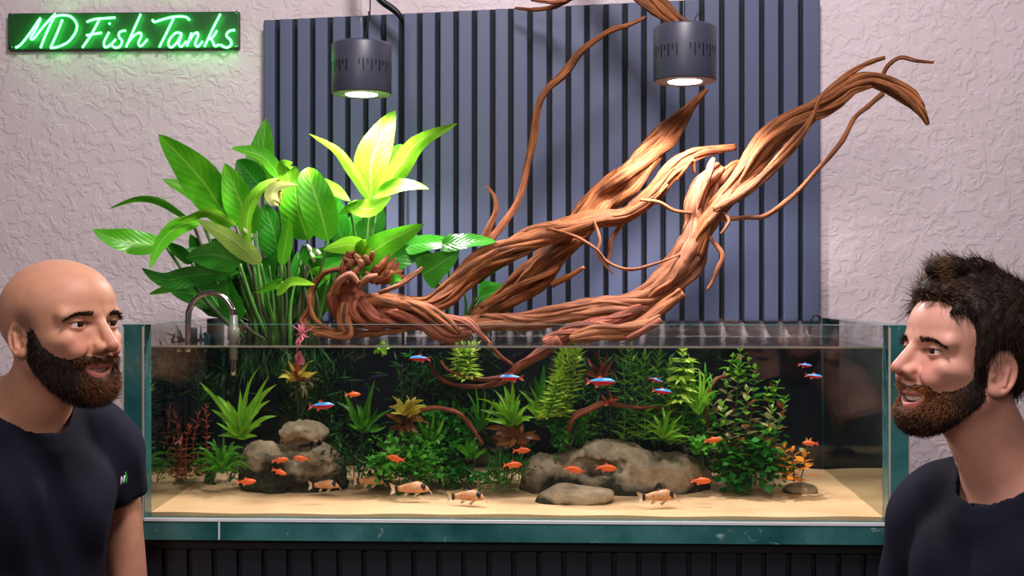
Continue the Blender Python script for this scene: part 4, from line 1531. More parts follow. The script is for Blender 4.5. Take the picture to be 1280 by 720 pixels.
# back row: dark tangle against the black film
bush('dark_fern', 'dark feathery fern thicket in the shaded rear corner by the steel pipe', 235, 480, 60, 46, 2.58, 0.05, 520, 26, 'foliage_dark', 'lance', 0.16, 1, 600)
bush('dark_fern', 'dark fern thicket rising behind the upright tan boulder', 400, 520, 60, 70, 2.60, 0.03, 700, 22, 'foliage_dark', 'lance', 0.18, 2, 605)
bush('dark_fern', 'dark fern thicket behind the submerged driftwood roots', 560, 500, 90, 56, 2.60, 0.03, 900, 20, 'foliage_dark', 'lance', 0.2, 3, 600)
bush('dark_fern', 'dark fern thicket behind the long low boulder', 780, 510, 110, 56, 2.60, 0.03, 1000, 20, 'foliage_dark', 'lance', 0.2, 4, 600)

# left corner
stem_plant('red_stem_plant', 'reddish-brown stem plants in the rear corner beyond the sword plant',
           [((188, 600), (186, 530), 0.0), ((196, 600), (200, 538), 0.03), ((206, 598), (212, 548), 0.0), ((222, 598), (226, 552), -0.02), ((232, 596), (236, 534), 0.02), ((246, 594), (248, 520), 0.04), ((256, 592), (258, 512), 0.05)],
           2.36, 17, 6, ['red_leaf', 'crypt_brown'], 'lance', 0.3, 11, 2, 0.35, True, 0.2, 'foliage_red')
rosette('sword_plant', 'bright green sword plant with long pointed leaves beside the upright boulder', (300, 548), 2.38,
        [(249, 477), (252, 484), (264, 512), (326, 456), (336, 470), (346, 480), (338, 500), (310, 474), (272, 545), (284, 500), (332, 522), (300, 486), (316, 500), (270, 528), (322, 545), (346, 520)], 12, 'sword_leaf', 'lance', 12, 0.12)
rosette('fern_clump', 'green fern clump at the foot of the bright sword plant', (278, 588), 2.36,
        [(232, 568), (238, 582), (245, 560), (256, 552), (266, 548), (280, 545), (294, 552), (305, 560), (312, 574), (318, 590), (240, 596), (290, 566), (252, 590), (300, 592), (270, 560), (262, 574), (284, 572)], 8, 'blade_leaf', 'lance', 13, 0.25)
bush('moss_clump', 'low green mossy clump on the sand near the sword plant', 280, 580, 36, 22, 2.40, 0.03, 240, 9, 'foliage_deep', 'lance', 0.3, 14, 602)
bush('hanging_plant', 'curly yellow-pink plantlet with trailing roots above the upright boulder', 375, 468, 20, 20, 2.44, 0.02, 70, 15, 'foliage_olive', 'lance', 0.4, 15, 520)
rosette('pink_shoot', 'pink-tipped yellow plantlet just under the water line', (372, 474), 2.40, [(352, 462), (360, 450), (374, 440), (386, 452), (396, 464), (384, 478), (358, 480), (348, 472), (378, 458)], 9, 'yellow_leaf', 'lance', 16, 0.1, 'red_leaf')
leaf(empty('pink_spathe', P(376, 452, 2.36), 'small pink flower bract floating at the water line', 'flower'), [(380, 456, 2.36), (374, 446, 2.36), (376, 438, 2.36)], 12, 'foliage_pink', 0.2, 0.4, 'lily', 7, name='bract')
rosette('root_tuft', 'pink root tuft at the water surface beside the driftwood stump', (378, 418, ), 2.34, [(364, 406), (370, 402), (382, 404), (392, 408), (368, 420), (386, 420), (374, 430), (370, 440)], 5, 'foliage_pink', 'lance', 17)

# moss over the left boulder's flank, blades and bush in the centre left
bush('moss_clump', 'dark moss cloaking the flank of the upright boulder', 440, 575, 30, 32, 2.40, 0.04, 320, 8, 'foliage_dark', 'oval', 0.5, 18, 606)
rosette('blade_plant', 'green blade-leaved plant behind an orange fish and the boulder', (456, 540), 2.42, [(420, 502), (430, 488), (469, 474), (474, 508), (491, 511), (434, 530), (484, 532), (446, 505), (462, 500)], 12, 'blade_leaf', 'blade', 19, 0.05)
rosette('yellow_rosette', 'yellow-green rosette with red lower leaves by a submerged root', (509, 516), 2.38, [(490, 494), (498, 498), (486, 508), (520, 496), (530, 500), (534, 508), (508, 494), (504, 520), (514, 518), (494, 512), (526, 514)], 9, 'yellow_leaf', 'oval', 20, 0.05)
rosette('brown_rosette', 'brown-red leaves spreading under the yellow-green rosette', (506, 528), 2.40, [(482, 518), (488, 534), (530, 522), (536, 530), (524, 540), (512, 540), (494, 526)], 12, 'crypt_brown', 'oval', 21, 0.05)
bush('round_leaf_bush', 'bushy bright green round-leaved plant on the sand between the two boulders', 506, 578, 42, 30, 2.36, 0.035, 760, 10, 'foliage_green', 'oval', 0.8, 22, 608)
bush('round_leaf_bush', 'taller deep green round-leaved bush under the curved submerged root', 554, 556, 42, 40, 2.42, 0.035, 860, 10, 'foliage_deep', 'oval', 0.75, 23, 606)
rosette('blade_plant', 'broad dark green leaves standing behind the round-leaved bushes', (590, 575), 2.40, [(576, 530), (584, 536), (598, 545), (570, 556), (606, 560), (560, 552)], 11, 'blade_leaf', 'lance', 24)
stem_plant('feathery_plant', 'pale lime feathery plant hanging in the water under the driftwood', [((582, 474), (582, 437), 0), ((574, 470), (574, 438), 0.01), ((590, 470), (590, 438), 0.0)], 2.36, 17, 4.5, ['foliage_lime'], 'lance', 0.24, 25, 9, 0.1, False, 0.3, 'stem_green', 0.0)
bush('hanging_plant', 'thin trailing green tendrils below the driftwood stump', 500, 462, 36, 26, 2.46, 0.03, 46, 16, 'foliage_deep', 'lance', 0.22, 26, 520)
rosette('sprig', 'single lime sprig hanging at the water line beside a tetra', (476, 436), 2.36, [(468, 442), (484, 442), (478, 446), (472, 434), (488, 432)], 8, 'sword_leaf', 'oval', 27)
# centre rosettes
rosette('sword_rosette', 'bright green rosette standing above brown leaves in the centre', (640, 532), 2.38, [(596, 498), (600, 512), (612, 502), (630, 482), (640, 478), (652, 490), (662, 505), (668, 522), (606, 524), (624, 500), (648, 508), (618, 488)], 11, 'sword_leaf', 'lance', 28, 0.12)
rosette('sword_rosette', 'second bright rosette leaning towards the feathery lime column', (676, 526), 2.40, [(648, 488), (662, 482), (676, 490), (694, 480), (704, 476), (700, 500), (706, 516), (656, 508), (686, 498)], 11, 'sword_leaf', 'lance', 29, 0.12)
rosette('blade_plant', 'dark upright blade leaf behind the bright rosettes', (676, 520), 2.48, [(680, 456), (668, 470), (690, 470)], 12, 'blade_leaf', 'blade', 30)
rosette('brown_crypt', 'brown crinkled leaves beneath the bright centre rosettes', (644, 548), 2.38, [(606, 536), (616, 546), (630, 532), (654, 530), (670, 538), (676, 550), (620, 556), (660, 560), (636, 560)], 13, 'crypt_brown', 'oval', 31, 0.08)
bush('grass_tuft', 'dark green grassy tuft on the sand beside the long boulder', 624, 590, 30, 16, 2.36, 0.03, 300, 20, 'foliage_deep', 'lance', 0.14, 32, 606, 4, 1.2)
bush('small_leaf_stem_plant', 'tiny-leaved green plant climbing the end of the long boulder', 700, 530, 28, 28, 2.38, 0.025, 260, 8, 'foliage_deep', 'oval', 0.8, 33, 560)
stem_plant('feathery_plant', 'tall lime-green feathery column rising to the water line in the centre', [((690, 520), (714, 437), 0), ((698, 520), (704, 440), 0.01), ((704, 515), (722, 440), 0.01), ((684, 522), (698, 470), -0.01)], 2.36, 18, 4.5, ['foliage_lime'], 'lance', 0.24, 34, 10, 0.3, False, 0.3, 'stem_green', 0.2)
rosette('red_star_plant', 'spiky red-brown plant touching the water line', (750, 474), 2.42, [(734, 446), (742, 438), (750, 436), (760, 440), (770, 446), (738, 458), (764, 460), (730, 462), (772, 456), (755, 448), (746, 450)], 7, 'red_leaf', 'lance', 35, 0.05, 'crypt_brown')
rosette('red_star_plant', 'small red-brown sprig standing on the arched submerged root', (762, 506), 2.38, [(752, 492), (760, 488), (770, 494), (750, 502), (774, 500)], 5, 'red_leaf', 'lance', 36)
# green thicket centre right
stem_plant('narrow_leaf_stem_plant', 'dense green narrow-leaved stems behind the long boulder', [((780, 550), (778, 440), 0.0), ((800, 550), (790, 440), 0.03), ((806, 550), (806, 446), 0.0), ((818, 552), (824, 446), 0.04), ((834, 552), (838, 458), -0.01), ((850, 552), (862, 456), 0.03)], 2.42, 30, 8, ['blade_leaf', 'sword_leaf', 'sword_leaf'], 'lance', 0.28, 37, 2, 0.45)
stem_plant('narrow_leaf_stem_plant', 'lighter green narrow-leaved stems leaning towards the olive shrub', [((846, 556), (866, 470), 0.0), ((862, 556), (882, 468), 0.02), ((876, 560), (890, 480), 0.0), ((838, 556), (842, 490), -0.02)], 2.40, 28, 9, ['sword_leaf', 'blade_leaf'], 'lance', 0.22, 38, 2, 0.5)
rosette('crypt_rosette', 'green strap-leaved rosette growing on the back of the long boulder', (832, 548), 2.38, [(800, 522), (808, 540), (816, 518), (828, 508), (840, 512), (854, 518), (862, 534), (866, 546), (796, 530), (820, 534), (846, 532), (858, 552)], 7, 'sword_leaf', 'lance', 39, 0.12)
stem_plant('umbrella_plant', 'lime feathery whorl shaped like an umbrella below the water line', [((850, 500), (853, 446), 0.0), ((852, 470), (853, 440), 0.0)], 2.38, 24, 8, ['foliage_lime'], 'lance', 0.3, 40, 10, -0.1, False, 0.4)
stem_plant('feathery_plant', 'short green feathery sprigs near the two small tetras', [((800, 470), (796, 444), 0), ((812, 470), (812, 444), 0), ((786, 470), (784, 440), 0)], 2.40, 12, 6, ['foliage_green'], 'lance', 0.3, 41, 6, 0.2, False)
bush('moss_clump', 'bright green mossy mass in the middle of the narrow-leaved thicket', 830, 496, 24, 16, 2.42, 0.02, 200, 9, 'foliage_green', 'lance', 0.3, 42, 520)
# right side shrub
stem_plant('olive_stem_plant', 'olive and silvery leaved shrub, lime at the top, on the open sand side', [((926, 590), (924, 452), 0.0), ((916, 590), (906, 474), 0.02), ((936, 590), (944, 462), 0.0), ((946, 590), (966, 486), 0.02), ((952, 590), (982, 500), 0.0), ((908, 590), (888, 496), 0.0), ((930, 590), (934, 490), -0.04), ((920, 590), (902, 510), -0.04), ((946, 588), (964, 512), -0.04)],
           2.40, 20, 7.5, ['olive_leaf', 'olive_leaf', 'sword_leaf', 'blade_leaf', 'blade_leaf', 'crypt_brown'], 'oval', 0.5, 43, 2, 0.3, True, 0.15, 'stem_dark')
stem_plant('lime_shoot', 'lime green shoot tip at the top of the olive shrub', [((925, 470), (925, 440), 0.0), ((918, 474), (916, 448), 0.0), ((934, 476), (936, 452), 0.0)], 2.42, 16, 6, ['sword_leaf'], 'oval', 0.4, 44, 4, 0.2)
stem_plant('lime_shoot', 'lime green side shoot spreading from the olive shrub towards the bare corner', [((968, 500), (972, 480), 0.0), ((956, 500), (958, 488), 0.0)], 2.42, 15, 6, ['sword_leaf'], 'oval', 0.4, 45, 4, 0.1)
bush('clover_bush', 'dense dark green clover-like bush at the foot of the olive shrub', 938, 572, 44, 30, 2.38, 0.04, 620, 11, 'foliage_deep', 'oval', 0.9, 46, 608, 14, 0.4)
bush('clover_bush', 'bright green clover-like clump on the end of the long boulder', 880, 556, 22, 14, 2.38, 0.03, 170, 10, 'foliage_green', 'oval', 0.9, 47, 590, 6, 0.4)
stem_plant('orange_stem_plant', 'orange-leaved plant on the small cobble near the bare corner', [((992, 602), (990, 566), 0), ((1000, 602), (1006, 572), 0), ((984, 600), (980, 560), 0.01)], 2.34, 20, 7, ['orange_leaf'], 'oval', 0.5, 48, 2, 0.3, True, 0.2, 'stem_dark')
stem_plant('orange_stem_plant', 'loose russet leaves on thin stems above the orange plant', [((972, 590), (976, 522), 0.0), ((984, 590), (1010, 556), 0.0), ((964, 590), (962, 536), 0.0)], 2.38, 18, 14, ['orange_leaf', 'orange_leaf', 'olive_leaf'], 'oval', 0.45, 49, 2, 0.2, True, 0.2, 'stem_dark')

for px_, py_, rx_, ry_, Y_, n_, mt_, lab_ in [
    (470, 592, 26, 12, 2.42, 260, 'foliage_deep', 'low green ground cover between the upright boulder and the round-leaved bush'),
    (586, 594, 34, 12, 2.42, 300, 'foliage_deep', 'low green ground cover behind a corydoras on open sand'),
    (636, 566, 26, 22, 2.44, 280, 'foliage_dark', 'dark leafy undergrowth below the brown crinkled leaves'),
    (898, 584, 24, 18, 2.44, 240, 'foliage_deep', 'green undergrowth where the long boulder tapers off'),
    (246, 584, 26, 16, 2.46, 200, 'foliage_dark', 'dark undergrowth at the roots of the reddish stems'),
    (720, 520, 24, 26, 2.46, 240, 'foliage_green', 'light leafy mass between the feathery column and the arched root'),
    (866, 520, 26, 30, 2.44, 260, 'foliage_green', 'light leafy mass between the narrow-leaved stems and the olive shrub')]:
    bush('ground_plant', lab_, px_, py_, rx_, ry_, Y_, 0.03, n_, 9, mt_, 'oval', 0.6, int(px_), py_ + ry_, 5, 0.5)
rosette('blade_plant', 'slim pale green blades rising between the two round-leaved bushes', (536, 560), 2.40, [(520, 520), (528, 508), (542, 512), (556, 520), (514, 536), (562, 534)], 7, 'sword_leaf', 'blade', 91, 0.05)
rosette('blade_plant', 'slim green blades in front of the dark fern near the submerged root ends', (600, 540), 2.44, [(584, 490), (594, 480), (606, 486), (618, 498), (578, 508), (622, 512)], 8, 'blade_leaf', 'blade', 92, 0.05)
rosette('strap_plant', 'arching light green strap leaves reaching towards the olive shrub', (872, 520), 2.40, [(842, 470), (858, 462), (880, 466), (896, 470), (850, 490), (900, 488), (866, 450)], 8, 'sword_leaf', 'blade', 93, 0.15)

# ================================================================== fish


def loft(m, xs, hs, ws, zc, seg=10):
    verts, faces = [], []
    for x, h, w, z in zip(xs, hs, ws, zc):
        for k in range(seg):
            a = 2 * math.pi * k / seg
            verts.append((x, math.cos(a) * w, z + math.sin(a) * h))
    for i in range(len(xs) - 1):
        for k in range(seg):
            k2 = (k + 1) % seg
            faces.append((i * seg + k, (i + 1) * seg + k, (i + 1) * seg + k2, i * seg + k2))
    faces.append(tuple(range(seg)))
    faces.append(tuple((len(xs) - 1) * seg + k for k in range(seg))[::-1])
    m.add(verts, faces)


def fin(m, outline, th=0.0004):
    n = len(outline)
    m.add([(x, -th, z) for x, z in outline] + [(x, th, z) for x, z in outline],
          [tuple(range(n)), tuple(range(2 * n - 1, n - 1, -1))] + [(i, (i + 1) % n, (i + 1) % n + n, i + n) for i in range(n)])


def fish_parts(kind):
    L = []
    if kind == 'cory':
        m = MB()
        loft(m, [0.030, 0.027, 0.022, 0.014, 0.004, -0.008, -0.018, -0.024], [0.002, 0.0045, 0.0075, 0.0098, 0.0095, 0.0074, 0.005, 0.0042],
             [0.002, 0.004, 0.006, 0.0075, 0.0075, 0.0055, 0.003, 0.002], [-0.004, -0.003, -0.0005, 0.001, 0.001, 0.0005, 0, 0], 12)
        L.append(('body', 'cory_body', m))
        m = MB()
        fin(m, [(-0.022, 0.004), (-0.036, 0.010), (-0.033, 0.0), (-0.036, -0.010), (-0.022, -0.004)])
        L.append(('tail_fin', 'fin_pale', m))
        m = MB()
        fin(m, [(0.008, 0.011), (0.004, 0.022), (-0.001, 0.020), (-0.008, 0.010)], 0.0006)
        L.append(('dorsal_fin', 'cory_black', m))
        m = MB()
        loft(m, [-0.0225, -0.0245, -0.0268], [0.0058, 0.0062, 0.0066], [0.0032, 0.003, 0.0024], [0, 0, 0], 10)
        L.append(('tail_band', 'cory_black', m))
        m = MB()
        loft(m, [0.0175, 0.0205, 0.0235, 0.0252], [0.0060, 0.0075, 0.0068, 0.004], [0.0072, 0.0070, 0.0062, 0.004], [0.002, 0.001, 0.0, -0.001], 10)
        L.append(('eye_patch', 'cory_black', m))
        m = MB()
        fin(m, [(0.014, -0.009), (0.005, -0.016), (0.002, -0.013), (0.008, -0.009)])
        fin(m, [(-0.004, -0.009), (-0.012, -0.014), (-0.013, -0.011), (-0.010, -0.007)])
        L.append(('lower_fins', 'fin_pale', m))
        m = MB()
        for s in (-1, 1):
            m.tube([(0.029, 0.0015 * s, -0.005), (0.033, 0.003 * s, -0.009), (0.034, 0.004 * s, -0.013)], 0.0004, 4, 0, 2)
        L.append(('barbels', 'fin_pale', m))
        return L
    body, fmat = ('cardinal_body', 'fin_red') if kind == 'cardinal' else ('fish_orange', 'fin_orange')
    k = 1.0 if kind == 'cardinal' else 1.12
    m = MB()
    loft(m, [0.019, 0.0175, 0.014, 0.008, 0.001, -0.006, -0.012, -0.016], [0.0006 * k, 0.0020 * k, 0.0038 * k, 0.0055 * k, 0.0060 * k, 0.0047 * k, 0.0028 * k, 0.0020 * k],
         [0.0005, 0.0014, 0.0024, 0.003, 0.003, 0.0022, 0.0013, 0.0008], [0.0, 0, 0, 0, 0, 0, 0, 0], 12)
    L.append(('body', body, m))
    m = MB()
    fin(m, [(-0.015, 0.0018), (-0.024, 0.006), (-0.0205, 0.0), (-0.024, -0.006), (-0.015, -0.0018)])
    L.append(('tail_fin', fmat, m))
    m = MB()
    fin(m, [(0.002, 0.0056 * k), (-0.001, 0.0102), (-0.005, 0.0092), (-0.0055, 0.0046 * k)])
    L.append(('dorsal_fin', fmat, m))
    m = MB()
    fin(m, [(-0.002, -0.0053 * k), (-0.008, -0.0095), (-0.011, -0.003 * k)])
    L.append(('anal_fin', fmat, m))
    m = MB()
    for s in (-1, 1):
        loft(m, [0.0143, 0.0138, 0.0128, 0.0123], [0.0002, 0.0009, 0.0009, 0.0002], [0.0025 - 0.0002] * 4, [0.0006] * 4, 8)
    L.append(('eyes', 'fish_eye', m))
    return L


_fish = {}


def fish(kind, name, label, cat, group, px, py, Y, facing, length, pitch=0.0, yaw=0.0):
    if kind not in _fish:
        _fish[kind] = [(nm, mb.mesh(nm, mt)) for nm, mt, mb in fish_parts(kind)]
    root = empty(name, P(px, py, Y), label, cat, group)
    root.rotation_euler = (0, -pitch if facing > 0 else pitch, (0 if facing > 0 else math.pi) + yaw)
    root.rotation_mode = 'XYZ'
    s = length * S(Y) / (0.043 if kind != 'cory' else 0.066)
    root.scale = (s, s, s)
    for nm, me in _fish[kind]:
        link(nm, me, root)
    return root


for x, y, Y, f, L, p, lab in [
    (351, 575, 2.30, 1, 21, 0.1, 'orange fish swimming right above a nose-down one before the upright boulder'), (376, 573, 2.31, -1, 21, -0.1, 'orange fish at the upright boulder, facing two others of its trio'),
    (350, 590, 2.29, 1, 20, -0.35, 'orange fish tilted nose-down below two others before the upright boulder'),
    (309, 602, 2.27, 1, 25, 0.05, 'orange fish low over the sand at the foot of the upright boulder'), (442, 493, 2.34, 1, 20, 0, 'orange fish high above the boulder near the green blades'),
    (494, 573, 2.30, -1, 25, -0.15, 'orange fish against the bushy round-leaved plant'), (653, 563, 2.31, 1, 23, 0, 'upper orange fish of a pair at the end of the long boulder'),
    (642, 581, 2.29, 1, 25, 0, 'lower orange fish of a pair at the end of the long boulder'), (718, 587, 2.26, 1, 26, -0.25, 'orange fish above the smooth greyish cobble'),
    (759, 585, 2.28, 1, 28, -0.1, 'orange fish in front of the dark side of the long boulder'), (877, 601, 2.27, 1, 27, 0, 'orange fish low beside the tapering end of the long boulder'),
    (892, 550, 2.33, 1, 23, 0.1, 'orange fish among the bright green clover-like clump'), (1012, 554, 2.34, -1, 20, 0, 'pale orange fish above the orange-leaved plant')]:
    fish('orange', 'orange_fish', lab, 'fish', 'small orange fish', x, y, Y, f, L, p, random.uniform(-0.25, 0.25))
for x, y, Y, f, L, p, lab in [
    (403, 507, 2.30, 1, 33, 0.05, 'blue and red tetra above the upright tan boulder'), (524, 448, 2.32, -1, 28, 0.0, 'blue and red tetra at the water line above the yellow rosette'),
    (638, 472, 2.29, -1, 32, 0.0, 'blue and red tetra in front of the thick submerged root'), (752, 477, 2.28, 1, 38, 0.0, 'large blue and red tetra below the spiky red-brown plant'),
    (820, 475, 2.34, 1, 20, -0.3, 'upper small blue and red tetra of a pair in the green thicket'), (828, 489, 2.33, 1, 26, -0.1, 'lower blue and red tetra of a pair in the green thicket'),
    (1007, 456.5, 2.40, 1, 18, -0.1, 'upper dim tetra of a pair in the bare dark corner'), (1018, 470, 2.38, 1, 22, -0.1, 'lower dim tetra of a pair in the bare dark corner')]:
    fish('cardinal', 'cardinal_tetra', lab, 'fish', 'blue and red tetras', x, y, Y, f, L, p, random.uniform(-0.2, 0.2))
for x, y, Y, L, lab in [
    (406, 606, 2.34, 40, 'corydoras catfish at the foot of the upright boulder'), (462, 601, 2.35, 40, 'corydoras catfish half behind another under the green bush'),
    (514, 610, 2.29, 50, 'large corydoras catfish under the bushy round-leaved plant'), (584, 620, 2.25, 48, 'corydoras catfish out on open sand beside the grassy tuft'),
    (823, 620, 2.25, 50, 'lone corydoras catfish on the sand before the long boulder')]:
    f = fish('cory', 'corydoras', lab, 'fish', 'corydoras catfish on the sand', x, y, Y, 1, L, 0.06, random.uniform(-0.15, 0.15))
    s = f.scale[0]
    f.location.z = max(f.location.z, sand_z(f.location.x, Y) + 0.0125 * s)

# ================================================================== people


def head_sdf(p, o):
    """head in centimetres: x forward, y left, z up, origin between the eyes at ear depth"""
    q = p.copy()
    q[:, 1] = np.abs(q[:, 1])                     # symmetric
    ct = o['crown']
    d = sd_ell(q, (-1.2, 0, ct - 8.2), (9.6, 7.5, 8.2))
    d = smin(d, sd_ell(q, (1.6, 0, 3.6), (7.3, 6.6, 5.6)), 2.0)          # forehead
    d = smin(d, sd_ell(q, (2.6, 0, -3.4), (5.6, 5.7, 7.2)), 2.5)         # face mass
    d = smin(d, sd_cap(q, (0.4, 4.9, -5.5), (5.6, 2.2, -9.2), 1.7, 1.4), 1.8)   # jaw
    d = smin(d, sd_ell(q, (6.2, 0, -9.4), (1.9, 2.1, 1.7)), 1.5)         # chin
    d = smin(d, sd_ell(q, (5.4, 4.3, -2.4), (2.3, 1.7, 1.5)), 1.4)       # cheekbone
    d = smin(d, sd_cap(q, (8.1, 0.8, 1.45), (6.5, 4.9, 1.45), 0.85, 0.9), 1.2)    # brow ridge
    d = smin(d, sd_ell(q, (6.2, 0, -6.6), (2.2, 3.0, 2.4)), 1.5)         # muzzle
    d = smin(d, sd_ell(q, (6.9, 3.1, -4.0), (1.7, 1.6, 1.5)), 1.2)       # smiling cheek
    d = smax(d, -sd_ell(q, (9.1, 3.1, 0.0), (1.7, 1.9, 1.15)), 1.0)      # eye socket
    # lids: a ball round the eye, slit open
    lid = sd_ell(q, (6.75, 3.15, 0.0), (1.42, 1.5, 1.38))
    lid = smax(lid, -sd_ell(q, (8.3, 3.3, -0.1), (1.5, 1.6, o['lid'])), 0.16)
    d = smin(d, lid, 0.35)
    d = smin(d, sd_cap(q, (7.3, 1.9, 0.75), (6.7, 4.5, 0.55), 0.42, 0.35), 0.5)   # upper lid fold
    # nose
    nx, nz = o['nose']
    nose = sd_cap(q, (8.3, 0, 0.9), (nx, 0, nz), 0.72, 0.92)
    nose = smin(nose, sd_cap(q, (8.0, 0.2, -1.5), (8.6, 0.9, -3.6), 0.9, 0.9), 0.9)
    nose = smin(nose, sd_ell(q, (nx - 1.5, 1.2, nz - 0.25), (1.1, 0.72, 0.8)), 0.6)
    nose = smax(nose, -sd_ell(q, (nx - 0.9, 0.62, nz - 1.0), (0.75, 0.36, 0.42)), 0.25)
    d = smin(d, nose, 0.6)
    # nasolabial fold
    d = smax(d, -sd_cap(q, (8.9, 1.9, -3.6), (7.8, 3.3, -6.2), 0.20, 0.26), 0.7)
    # mouth, corners raised
    yy = q[:, 1]
    zz = q[:, 2] - 0.085 * yy * yy
    qq = np.stack([q[:, 0] + 0.10 * yy * yy, yy, zz], 1)
    lips = sd_cap(qq, (8.2, 0, -6.35), (7.9, 2.3, -6.75), 0.52, 0.22)
    lips = smin(lips, sd_cap(qq, (8.0, 0, -8.15), (7.7, 2.3, -7.25), 0.62, 0.24), 0.15)
    d = smin(d, lips, 0.5)
    d = smax(d, -sd_ell(qq, (8.2, 0, -7.15), (1.9, o['mouth'][0], o['mouth'][1])), 0.2)
    # ears
    c, s = math.cos(0.20), math.sin(0.20)
    e = (q - np.array((-1.0, 7.2, -1.8), dtype=np.float32)) / o['ear']
    ex, ez = e[:, 0] * c + e[:, 2] * s, -e[:, 0] * s + e[:, 2] * c
    ey = e[:, 1] + 0.30 * ex                       # flares outward to the rear
    e2 = np.stack([ex, ey, ez], 1)
    ring = np.sqrt((np.sqrt((ex / 1.75) ** 2 + ((ez - 0.15) / 2.85) ** 2 + 1e-6) - 1) ** 2 * 4.2 + ey ** 2) - 0.40
    ear = smin(sd_ell(e2, (0.1, -0.25, 0), (1.75, 0.42, 2.9)), ring, 0.25)
    ear = smin(ear, sd_ell(e2, (0.4, 0, -2.5), (0.8, 0.5, 0.85)), 0.4)
    ear = smax(ear, -sd_ell(e2, (0.4, 0.45, -0.3), (0.95, 0.85, 1.35)), 0.2)
    ear = smax(ear, -sd_ell(e2, (0.2, 0.5, 1.5), (0.8, 0.5, 0.6)), 0.2)
    ear = smin(ear, sd_cap(e2, (-0.5, 0.1, 1.5), (-0.7, 0.15, -1.3), 0.30), 0.3)
    ear = smin(ear, sd_ell(e2, (1.25, 0.05, -0.5), (0.42, 0.42, 0.6)), 0.3)
    d = smin(d, ear * o['ear'], 0.45)
    return d


def body_parts(t, tz):
    """torso pieces in cm: x forward, y left, z up, origin at the neck base; tz = height of the floor below (negative)"""
    q = t.copy()
    q[:, 1] = np.abs(q[:, 1])
    d = sd_ell(q, (-0.5, 0, -21), (10.2, 16.5, 19))
    d = smin(d, sd_ell(q, (5.2, 6.5, -16), (5, 8, 7)), 4)
    d = smin(d, sd_cap(q, (-2.5, 3, -1), (-1.5, 15, -6.5), 4.4, 4.6), 4)
    d = smin(d, sd_ell(q, (-0.8, 18.0, -10.0), (6.2, 5.6, 6.4)), 4)
    d = smin(d, sd_ell(q, (-0.5, 0, -41), (9.8, 14.8, 19)), 5)
    d = smin(d, sd_ell(q, (-0.8, 0, -56), (10.3, 16.3, 12)), 4)
    return d, q


def arm_sdf(q):
    d = sd_cap(q, (-1.0, 19.5, -11), (-2.0, 24.5, -37), 5.2, 4.1)
    d = smin(d, sd_cap(q, (-2.0, 24.5, -37), (2.5, 26.5, -60), 4.1, 2.7), 2)
    d = smin(d, sd_ell(q, (3.6, 26.6, -66), (4.0, 1.7, 5.2)), 2)
    for k, (fx, l) in enumerate(((6.4, 7.2), (4.6, 8.2), (2.8, 7.6), (1.2, 6.2))):
        a = (fx, 26.6, -70)
        b = (fx + 0.6, 25.9, -70 - l * 0.55)
        c = (fx + 0.2, 24.6, -70 - l)
        d = smin(d, sd_cap(q, a, b, 0.95, 0.85), 0.5)
        d = smin(d, sd_cap(q, b, c, 0.85, 0.7), 0.3)
    d = smin(d, sd_cap(q, (6.2, 26, -63.5), (8.6, 24.8, -68.5), 1.2, 0.85), 0.8)
    return d


def leg_sdf(q, tz):
    kz = -60 + (tz + 60) * 0.48
    d = sd_cap(q, (-0.5, 8.6, -58), (0.8, 9.8, kz), 8.4, 5.6)
    d = smin(d, sd_cap(q, (0.8, 9.8, kz), (-1.2, 10.4, tz + 8), 5.6, 3.8), 2)
    return d


def grid(spans):
    """list of (start, stop, step) -> coordinates"""
    out = []
    for a, b, s in spans:
        out.extend(np.arange(a, b, s))
    return np.array(out + [spans[-1][1]], dtype=np.float32)


